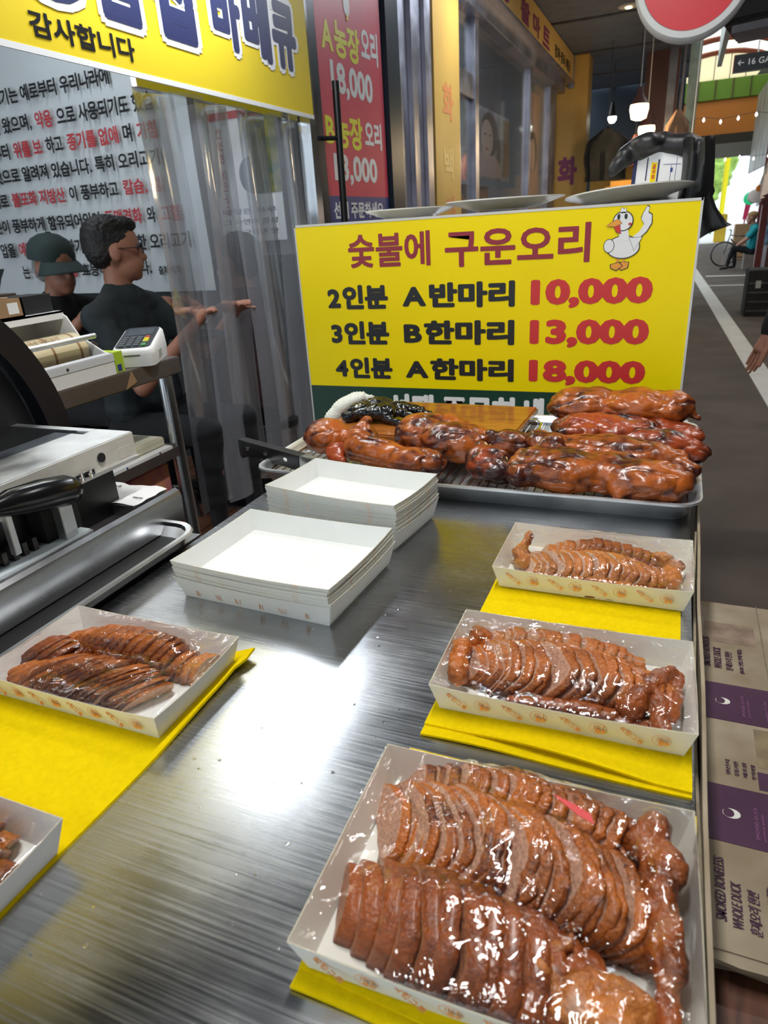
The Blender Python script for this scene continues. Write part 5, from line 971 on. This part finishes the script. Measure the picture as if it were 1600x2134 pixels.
for i in range(4):
    for j in range(5):
        mt = M['pred'] if (i == 3 and j == 4) else M['lyellow'] if (i == 3 and j in (2, 3)) else M['greenpl'] if (i == 3 and j == 0) else pm('key', (.10, .11, .12), .4) if (i, j) == (0, 0) else bpy.data.materials['key']
        on_t(MB().bb(-.034 + i * .018, -.022 + i * .018, -.070 + j * .015, -.061 + j * .015, .0012, .0035), mt, 'key')
MB().bb(.0505, .0525, -.03, .0, .012, .030).build('sticker', M['greycard'], te); MB().bb(-.02, .02, -.0935, -.0915, .028, .030).build('card_slot', M['darksteel'], te)
# things on the table shelf
for nm, lb, d, mt, ct_ in (('folded_cloth', 'white cloth with blue stripes hanging over the table shelf', (-1.62, -1.372, 1.18, 1.57, .765, .772), M['white'], 'cloth'),
                     ('remote_caddy', 'cream plastic organiser on the table shelf', (-1.55, -1.40, 1.40, 1.565, .773, .800), pm('cream_plastic', (.62, .60, .46), .5), 'organiser'),
                     ('pink_carton', 'pink and orange printed carton on the lower table shelf', (-1.62, -1.40, 1.30, 1.56, .62, .72), M['pinkbox'], 'box')):
    tag(MB().bb(*d).build(nm, mt, bevel=.004), lb, ct_)
tag(MB().bb(-1.62, -1.40, 1.2, 1.56, .325, .615).build('storage_crate', M['blackmat']), 'dark storage crate under the pink carton', 'crate')
m = MB()
for y in (1.24, 1.36, 1.50): m.bb(-1.371, -1.3705, y, y + .006, .735, .772)
tag(MB().bb(-1.3715, -1.371, 1.19, 1.56, .745, .772).build('cloth_edge', M['white']), 'hanging edge of the striped cloth', 'cloth'); tag(m.build('blue_stripes', M['bluep']), 'blue stripes on the hanging cloth edge', 'cloth')
m = MB()
for k in range(4): a = k * 1.6; m.tube([(-1.42 + .015 * math.cos(a + t * .5), 1.36 + .02 * math.sin(a + t * .6), .776 + .003 * (t % 2)) for t in range(8)], .003, 6)
tag(m.build('green_cord', M['greenpl'], smooth=True), 'coil of green cord on the striped cloth', 'cord')
tag(MB().prism([(0, 0), (.06, .01), (.05, .05), (.01, .04)], (-1.30, 1.15, .139), (-.3, .9, 0), Z, .08).build('orange_carton', pm('orange_carton', (.40, .14, .04), .7)), 'orange brown carton on the dark floor behind the machine', 'box')
# ================================================================ PEOPLE
def person(name, label, J, cloth, hair, haircol, extra=None, voxel=.011, trousers='denim', sleeve=.55, loc=(0, 0, 0), rz=0, skin='skinm', feet=True):
    """J: joints in metres around the hip origin, facing +x. One continuous body; clothes and hair are children."""
    J = {k: Vector(v) for k, v in J.items()}; t = thing(name, label, 'person', loc, (0, 0, rz)); hd, nk = J['head'], J['neck']; F = J.get('face', Vector((1, 0, 0))).normalized(); S = Vector((0, 0, 1)).cross(F).normalized()
    yaw = math.atan2(F.y, F.x)
    sh = [('s', hd + Vector((0, 0, .025)), (.096, .076, .098), (0, 0, yaw)), ('s', hd + F * .035 + Vector((0, 0, -.05)), (.062, .055, .060), (0, 0, yaw)), ('c', hd + F * .088 + Vector((0, 0, .012)), hd + F * .106 + Vector((0, 0, -.022)), .009, .014), ('s', hd + F * .06 + Vector((0, 0, -.088)), (.028, .03, .022)),
          ('s', hd + F * .082 + Vector((0, 0, -.052)), (.020, .030, .010), (0, 0, yaw)), ('s', hd + S * .078 - F * .005 + Vector((0, 0, -.005)), (.022, .010, .034), (0, 0, yaw)), ('s', hd - S * .078 - F * .005 + Vector((0, 0, -.005)), (.022, .010, .034), (0, 0, yaw)),
          ('c', nk - Vector((0, 0, .03)), hd + Vector((0, 0, -.06)) - F * .012, .056, .050)]
    tor = [('c', J['shL'], J['shR'], .062, .062), ('c', nk - Vector((0, 0, .05)), J['hip'] + Vector((0, 0, .05)), .085, .115), ('c', (J['shL'] * .6 + nk * .4) - Vector((0, 0, .12)), J['hipL'] + Vector((0, 0, .10)), .088, .10), ('c', (J['shR'] * .6 + nk * .4) - Vector((0, 0, .12)), J['hipR'] + Vector((0, 0, .10)), .088, .10), ('c', nk - Vector((0, 0, .02)), J['shL'], .055, .055), ('c', nk - Vector((0, 0, .02)), J['shR'], .055, .055)]
    arms = []; hands = []
    for s in 'LR':
        a, e, w = J['sh' + s], J['el' + s], J['wr' + s]; arms += []; sh += [('c', a, e, .040, .035), ('c', e, w, .036, .025)]
        d = (J.get('hd' + s, w + (w - e).normalized() * .09) - w).normalized(); sd = d.cross(Vector((0, 0, 1))); sd = sd.normalized() if sd.length > .1 else Vector((0, 1, 0)); bend = J.get('curl' + s, Vector((0, 0, -1)))
        sh += [('c', w, w + d * .06, .024, .030, .6)]
        for q in range(4):
            sp_ = J.get('spread', Vector((.019, 0, 0))).x; b = w + d * .065 + sd * (q - 1.5) * sp_; l1 = (.036, .042, .040, .030)[q]; k1 = b + (d * .9 + bend * .3 + sd * (q - 1.5) * (sp_ - .019) * 40) * l1; sh += [('c', b, k1, .0095, .009), ('c', k1, k1 + (d * .5 + bend * .8) * l1 * .8, .009, .0075)]
        b = w + d * .02 - sd * .028; sh += [('c', b, b + (d * .7 - sd * .6 + bend * .2) * .045, .011, .010), ('c', b + (d * .7 - sd * .6 + bend * .2) * .045, b + (d * .95 - sd * .5 + bend * .5) * .07, .010, .008)]
    legs = []
    for s in 'LR':
        legs += [('c', J['hip' + s], J['kn' + s], .080, .060), ('c', J['kn' + s], J['an' + s], .056, .040)]
    feetb = [('c', J['an' + s] + Vector((0, 0, -.035)), J['an' + s] + J.get('toe', Vector((.16, 0, -.05))), .038, .030) for s in 'LR']
    body = blob('body', sh + [(q[0], q[1], q[2], q[3] * .80, q[4] * .80) for q in tor] + [(q[0], q[1], q[2], q[3] * .88, q[4] * .88) for q in legs] + [('c', q[1], q[2], q[3] * .85, q[4] * .85) for q in feetb], .0055 if name == 'pedestrian' else .0075, M[skin], t, 3)
    fo = lambda c, n: n * (.006 * noise.noise(c * 14) + .004 * noise.noise(Vector((c.x * 9, c.y * 9, c.z * 30))))
    sl = []
    for s in 'LR':
        a, e, w = J['sh' + s], J['el' + s], J['wr' + s]
        sl.append(('c', a, a.lerp(e, min(1, sleeve * 1.3)), .060, .056))
        if sleeve > .8: sl.append(('c', e, e.lerp(w, .93), .052, .040))
    blob('shirt', tor + sl, .010, M[cloth], t, 4, fo); blob('trousers', legs + [('c', J['hipL'], J['hipR'], .095, .095)], .012, M[trousers], t, 3, fo)
    for q in feetb: blob('shoe', [q], .008, M['offwhite'] if name == 'pedestrian' or trousers == 'blackcloth' else M['black'], t, 2)
    if hair: blob('hair', [(('s', hd + F * a[0] + S * a[1] + Vector((0, 0, a[2])), a[3], (0, 0, yaw))) for a in hair], .006, M[haircol], t, 2, lambda c, n: n * (.004 * noise.noise(c * 90) + .003 * noise.noise(c * 200)))
    for sgn in (1, -1):
        MB().lathe([(0, -.011), (.008, -.007), (.011, 0), (.008, .007), (0, .011)], (0, 0, 0), 12).build('eye', M['ink'], t, smooth=True).location = hd + F * .083 + S * .030 * sgn + Vector((0, 0, .018))
    return t, hd, F, S, yaw
# man in the polo, back to us
t, hd, F, S, yaw = person('person', 'person in a charcoal polo with short black hair and glasses, seated with back turned', dict(
    head=(0, 0, .69), neck=(-.02, 0, .56), face=(.62, .78, -.05), shL=(-.06, .18, .47), shR=(.03, -.18, .46), elL=(.16, .26, .26), elR=(.20, -.18, .20), wrL=(.36, .22, .425), wrR=(.39, -.04, .42), hip=(-.02, 0, .02), hipL=(0, .09, 0), hipR=(0, -.09, 0), knL=(.42, .12, .02), knR=(.42, -.10, .02), anL=(.42, .12, -.37), anR=(.40, -.10, -.37), toe=(.14, 0, -.05)),
    'polo', [(-.02, 0, .055, (.098, .084, .082)), (-.045, 0, .01, (.070, .080, .075)), (.035, 0, .095, (.06, .06, .035))], 'hair', loc=(-2.05, 2.22, .63), rz=math.radians(-5))
MB().tube([hd + F * .095 + S * .035 + Vector((0, 0, .015)), hd + F * .085 - S * .07 + Vector((0, 0, .015)), hd - S * .082 + Vector((0, 0, .012))], .002, 6).tube([hd + F * .102 - S * .03 + S * .022 * math.cos(a) + Vector((0, 0, .012 + .018 * math.sin(a))) for a in [2 * PI * k / 12 for k in range(13)]], .0018, 5).tube([hd + F * .102 + S * .03 + S * .022 * math.cos(a) + Vector((0, 0, .012 + .018 * math.sin(a))) for a in [2 * PI * k / 12 for k in range(13)]], .0018, 5).build('glasses', M['black'], t)
blob('collar', [('c', Vector((-.02, 0, .53)) + Vector((.055 * math.cos(a), .058 * math.sin(a), -.012 * math.cos(a))), Vector((-.02, 0, .53)) + Vector((.055 * math.cos(a + .5), .058 * math.sin(a + .5), -.012 * math.cos(a + .5))), .014, .014, 1.6) for a in [k * .5 for k in range(13)]], .006, M['polo'], t, 2)
# man in the cap
t, hd, F, S, yaw = person('person', 'older person with grey hair in a dark baseball cap and black shirt, looking down', dict(
    head=(0.03, 0, .64), neck=(-.02, 0, .52), face=(1, -.05, -.15), shL=(-.03, .19, .43), shR=(-.03, -.19, .43), elL=(.10, .25, .22), elR=(.10, -.24, .22), wrL=(.32, .16, .42), wrR=(.32, -.14, .42), hip=(-.04, 0, .02), hipL=(0, .09, 0), hipR=(0, -.09, 0), knL=(.40, .12, .02), knR=(.40, -.10, .02), anL=(.40, .12, -.37), anR=(.40, -.10, -.37), toe=(.14, 0, -.05)),
    'blackcloth', [(-.03, 0, .0, (.080, .080, .070)), (-.05, 0, -.03, (.050, .070, .045))], 'grey', loc=(-2.62, 2.42, .63), rz=math.radians(-10))
cp_ = hd + Vector((-.008, 0, .055))
m = MB(); m.lathe([(.100, -.02), (.101, .0), (.094, .035), (.075, .062), (.045, .080), (.012, .088), (.010, .092), (0, .093)], (0, 0, 0), 28); L_ = []
q = m.build('cap', M['cap'], t, smooth=True); q.location = cp_; q.rotation_euler = (0, .16, 0)
m = MB(); vs = []; 
for i in range(9):
    for j in range(13):
        a = math.radians(-62 + 124 * j / 12); r0 = .098 + .078 * (i / 8) * (math.cos(a) ** .7); vs.append((r0 * math.cos(a), r0 * math.sin(a) * .95, -.018 - .035 * (i / 8) ** 1.3 - .03 * math.sin(a) ** 2 * (i / 8)))
m.add(vs, [(i * 13 + j, (i + 1) * 13 + j, (i + 1) * 13 + j + 1, i * 13 + j + 1) for i in range(8) for j in range(12)]); me = m.mesh('brim'); q2 = link('brim', me, M['cap'], q, True)
sm = q2.modifiers.new('s', 'SOLIDIFY'); sm.thickness = .003
# third customer behind the strips
person('person', 'customer in a dusky red top seen dimly through the strip curtain', dict(
    head=(0, 0, .64), neck=(-.02, 0, .52), face=(1, .1, -.2), shL=(-.03, .17, .43), shR=(-.03, -.17, .43), elL=(.12, .2, .24), elR=(.14, -.19, .24), wrL=(.34, .10, .45), wrR=(.38, -.10, .45), hip=(-.04, 0, .02), hipL=(0, .09, 0), hipR=(0, -.09, 0), knL=(.30, .12, .02), knR=(.30, -.10, .02), anL=(.30, .12, -.37), anR=(.30, -.10, -.37), toe=(.12, 0, -.05)),
    'duskred', [(-.02, 0, .04, (.098, .084, .085)), (-.045, 0, .0, (.065, .075, .08))], 'hair', loc=(-1.80, 2.68, .60), rz=math.radians(175)) if M.setdefault('duskred', pm('dusky_red_cloth', (.10, .05, .05), .85, var=.3)) else None
# table, stools, dishes
rt = thing('dining_table', 'dark dining table of the seated customers', 'table', (-2.0, 2.66, .14)); MB().bb(-.42, .28, -.26, .26, .82, .855).build('tabletop', M['darksteel'], rt, bevel=.004); MB().tube([(0, 0, .0), (0, 0, .82)], .03, 12).build('leg', M['black'], rt); MB().bb(-.25, .25, -.2, .2, 0, .02).build('foot', M['black'], rt)
for k, (x, y) in enumerate(((-2.06, 2.22), (-2.64, 2.42), (-1.77, 2.68))):
    t = thing('stool', ['black round stool under the person in the polo', 'black round stool under the person in the cap', 'black round stool under the customer behind the strips'][k], 'stool', (x, y, .14), group='round stools')
    MB().lathe([(0, .40), (.16, .40), (.165, .39), (.165, .365), (0, .36)], n=28).build('seat', M['black'], t, smooth=True, ang=40)
    for q in range(4): a = PI / 4 + q * PI / 2; MB().tube([(.10 * math.cos(a), .10 * math.sin(a), .365), (.15 * math.cos(a), .15 * math.sin(a), 0)], .011, 8).build('leg', M['darksteel'], t)
    MB().tube([(.135 * math.cos(a), .135 * math.sin(a), .14) for a in [2 * PI * q / 20 for q in range(21)]], .007, 6).build('ring', M['darksteel'], t)
bt = thing('mustard_bottle', 'yellow squeeze bottle on the customers table', 'bottle', (-1.975, 2.45, .995)); MB().lathe([(0, 0), (.024, 0), (.026, .005), (.026, .10), (.020, .115), (.020, .118), (0, .118)], n=22).build('body', M['mustard'], bt, smooth=True, ang=50); MB().lathe([(.019, .118), (.019, .128), (.010, .135), (.004, .165), (0, .165)], n=18).build('nozzle', M['lyellow'], bt, smooth=True)
for k, (x, y, r) in enumerate(((-1.86, 2.52, .05), (-1.76, 2.58, .04), (-1.93, 2.60, .045))): tag(MB().lathe([(0, 0), (r * .6, 0), (r, .018), (r * .95, .019), (r * .55, .004), (0, .004)], (x, y, .996), 24).build('small_dish', M['porcelain'], smooth=True), ['white side dish nearest the strip curtain', 'small white dish behind the curtain', 'white dish beside the mustard bottle'][k], 'dish', 'side dishes')
# pedestrian at the right edge
person('pedestrian', 'person in black walking past on the right, one hand hanging in view', dict(
    head=(0, 0, .70), neck=(0, 0, .56), face=(0, 1, 0), shL=(-.17, 0, .50), shR=(.17, 0, .50), elL=(-.27, -.02, .24), elR=(.2, .05, .22), wrL=(-.345, -.04, -.045), wrR=(.22, .2, .05), hdL=(-.38, -.05, -.14), spread=(.0235, 0, 0), curlL=(-.35, 0, -.9), hip=(0, 0, .04), hipL=(-.08, 0, 0), hipR=(.08, 0, 0), knL=(-.10, -.02, -.44), knR=(.09, .15, -.40), anL=(-.12, -.10, -.84), anR=(.10, .05, -.80), toe=(0, .15, -.055)),
    'blackcloth', [(-.02, 0, .05, (.1, .088, .085)), (-.04, 0, 0, (.07, .08, .08))], 'hair', loc=(.70, 3.1, .915), trousers='blackcloth', sleeve=1)
# teal shirt person, block, bicycle, crates
person('person', 'person in a teal shirt and tan hat sitting on a block beside a bicycle', dict(
    head=(.06, 0, .66), neck=(.0, 0, .53), face=(1, -.1, -.2), shL=(-.03, .17, .45), shR=(-.03, -.17, .45), elL=(.12, .2, .25), elR=(.12, -.22, .24), wrL=(.32, .10, .10), wrR=(.32, -.12, .08), hip=(-.04, 0, .02), hipL=(0, .09, 0), hipR=(0, -.09, 0), knL=(.36, .13, .08), knR=(.32, -.12, .08), anL=(.44, .13, -.28), anR=(.28, -.12, -.28), toe=(.12, 0, -.05)),
    'teal', [(-.01, 0, .06, (.105, .09, .07))], 'tanhat', loc=(1.42, 17.4, .38), rz=PI) if M.setdefault('tanhat', pm('tan_hat', (.34, .20, .09), .8)) else None
tag(MB().bb(1.30, 1.72, 17.25, 17.7, 0, .32).build('concrete_block', pm('block', (.22, .18, .15), .85, var=.2), bevel=.01), 'grey block the teal-shirted person sits on', 'block')
def bike(x, y, lab):
    t = thing('bicycle', lab, 'bicycle', (x, y, 0))
    for k, cx in enumerate((0, .78)):
        w_ = MB().tube([(cx + .26 * math.cos(a), 0, .275 + .26 * math.sin(a)) for a in [2 * PI * q / 30 for q in range(31)]], .017, 8, cap=False).build('wheel', M['black'], t, smooth=True)
        m = MB()
        for q in range(12): a = PI * q / 6; m.tube([(cx, 0, .275), (cx + .25 * math.cos(a), 0, .275 + .25 * math.sin(a))], .0018, 3)
        m.build('spokes', M['alu'], w_)
    MB().tube([(0, 0, .275), (.10, 0, .68), (.50, 0, .62), (.36, 0, .29), (.12, 0, .60)], .016, 8).tube([(.36, 0, .29), (.78, 0, .275), (.52, 0, .62)], .012, 8).build('frame', M['darksteel'], t)
    MB().bb(.44, .64, -.05, .05, .70, .73).tube([(.50, 0, .6), (.53, 0, .72)], .01, 6).build('saddle', M['black'], t); MB().tube([(.08, -.22, .80), (.11, 0, .76), (.08, .22, .80)], .011, 6).tube([(.10, 0, .66), (.11, 0, .77)], .011, 6).build('handlebar', M['black'], t)
bike(.945, 18.5, 'bicycle with a black wheel standing behind the teal-shirted person'); bike(1.95, 16.2, 'second bicycle at the right edge behind the dark crate')
for k, (x, y, w_, h_, mt, lb) in enumerate(((.835, 10.0, .5, .56, 'blackmat', 'dark crate with a small white tag on the right of the street'), (1.15, 11.6, .6, .75, 'brown', 'brown crate stacked behind the dark crate'), (1.25, 20.5, .5, .85, 'kraft', 'kraft cartons behind the bicycle'), (1.55, 15.0, .5, 1.1, 'blackmat', 'tall dark heap of goods under the awning'))):
    tt_ = thing('crate', lb, 'crate', (x, y, 0)); MB().bb(0, w_, 0, .5, 0, h_).build('body', M[mt], tt_, bevel=.01)
    m = MB()
    for q in range(4): m.bb(.02, w_ - .02, -.006, 0, .06 + q * h_ / 5, .08 + q * h_ / 5)
    m.build('ribs', M['darksteel'], tt_)
    if k == 0: MB().bb(.09, .15, -.008, -.006, h_ * .62, h_ * .78).build('tag', M['greycard'], tt_)
rr = random.Random(9)
for k in range(7):
    cs = [pm('goods_%d' % k, rr.choice([(.25, .10, .06), (.05, .06, .07), (.35, .30, .22), (.10, .16, .22), (.30, .06, .06)]), .8)]
    x, y = 1.62 + .14 * k, 16.5 + k * 1.2; tag(blob('goods_bundle', [('s', (x, y, .95 + .1 * rr.random()), (.16, .14, .14)), ('s', (x + .1, y, 1.1), (.10, .1, .09)), ('c', (x, y, .05), (x, y, .85), .13, .12)], .025, cs[0], None, 2, lambda c, n: n * .03 * noise.noise(c * 9)), 'heaped goods under the awning, bundle %s' % ['nearest the white valance', 'dark one behind the hat', 'beside the red pillar', 'in the middle of the row', 'near the pink sign', 'second from the far end', 'at the far end'][k], 'goods', 'heaped goods under the awning')
bpy.data.scenes.remove(TS)
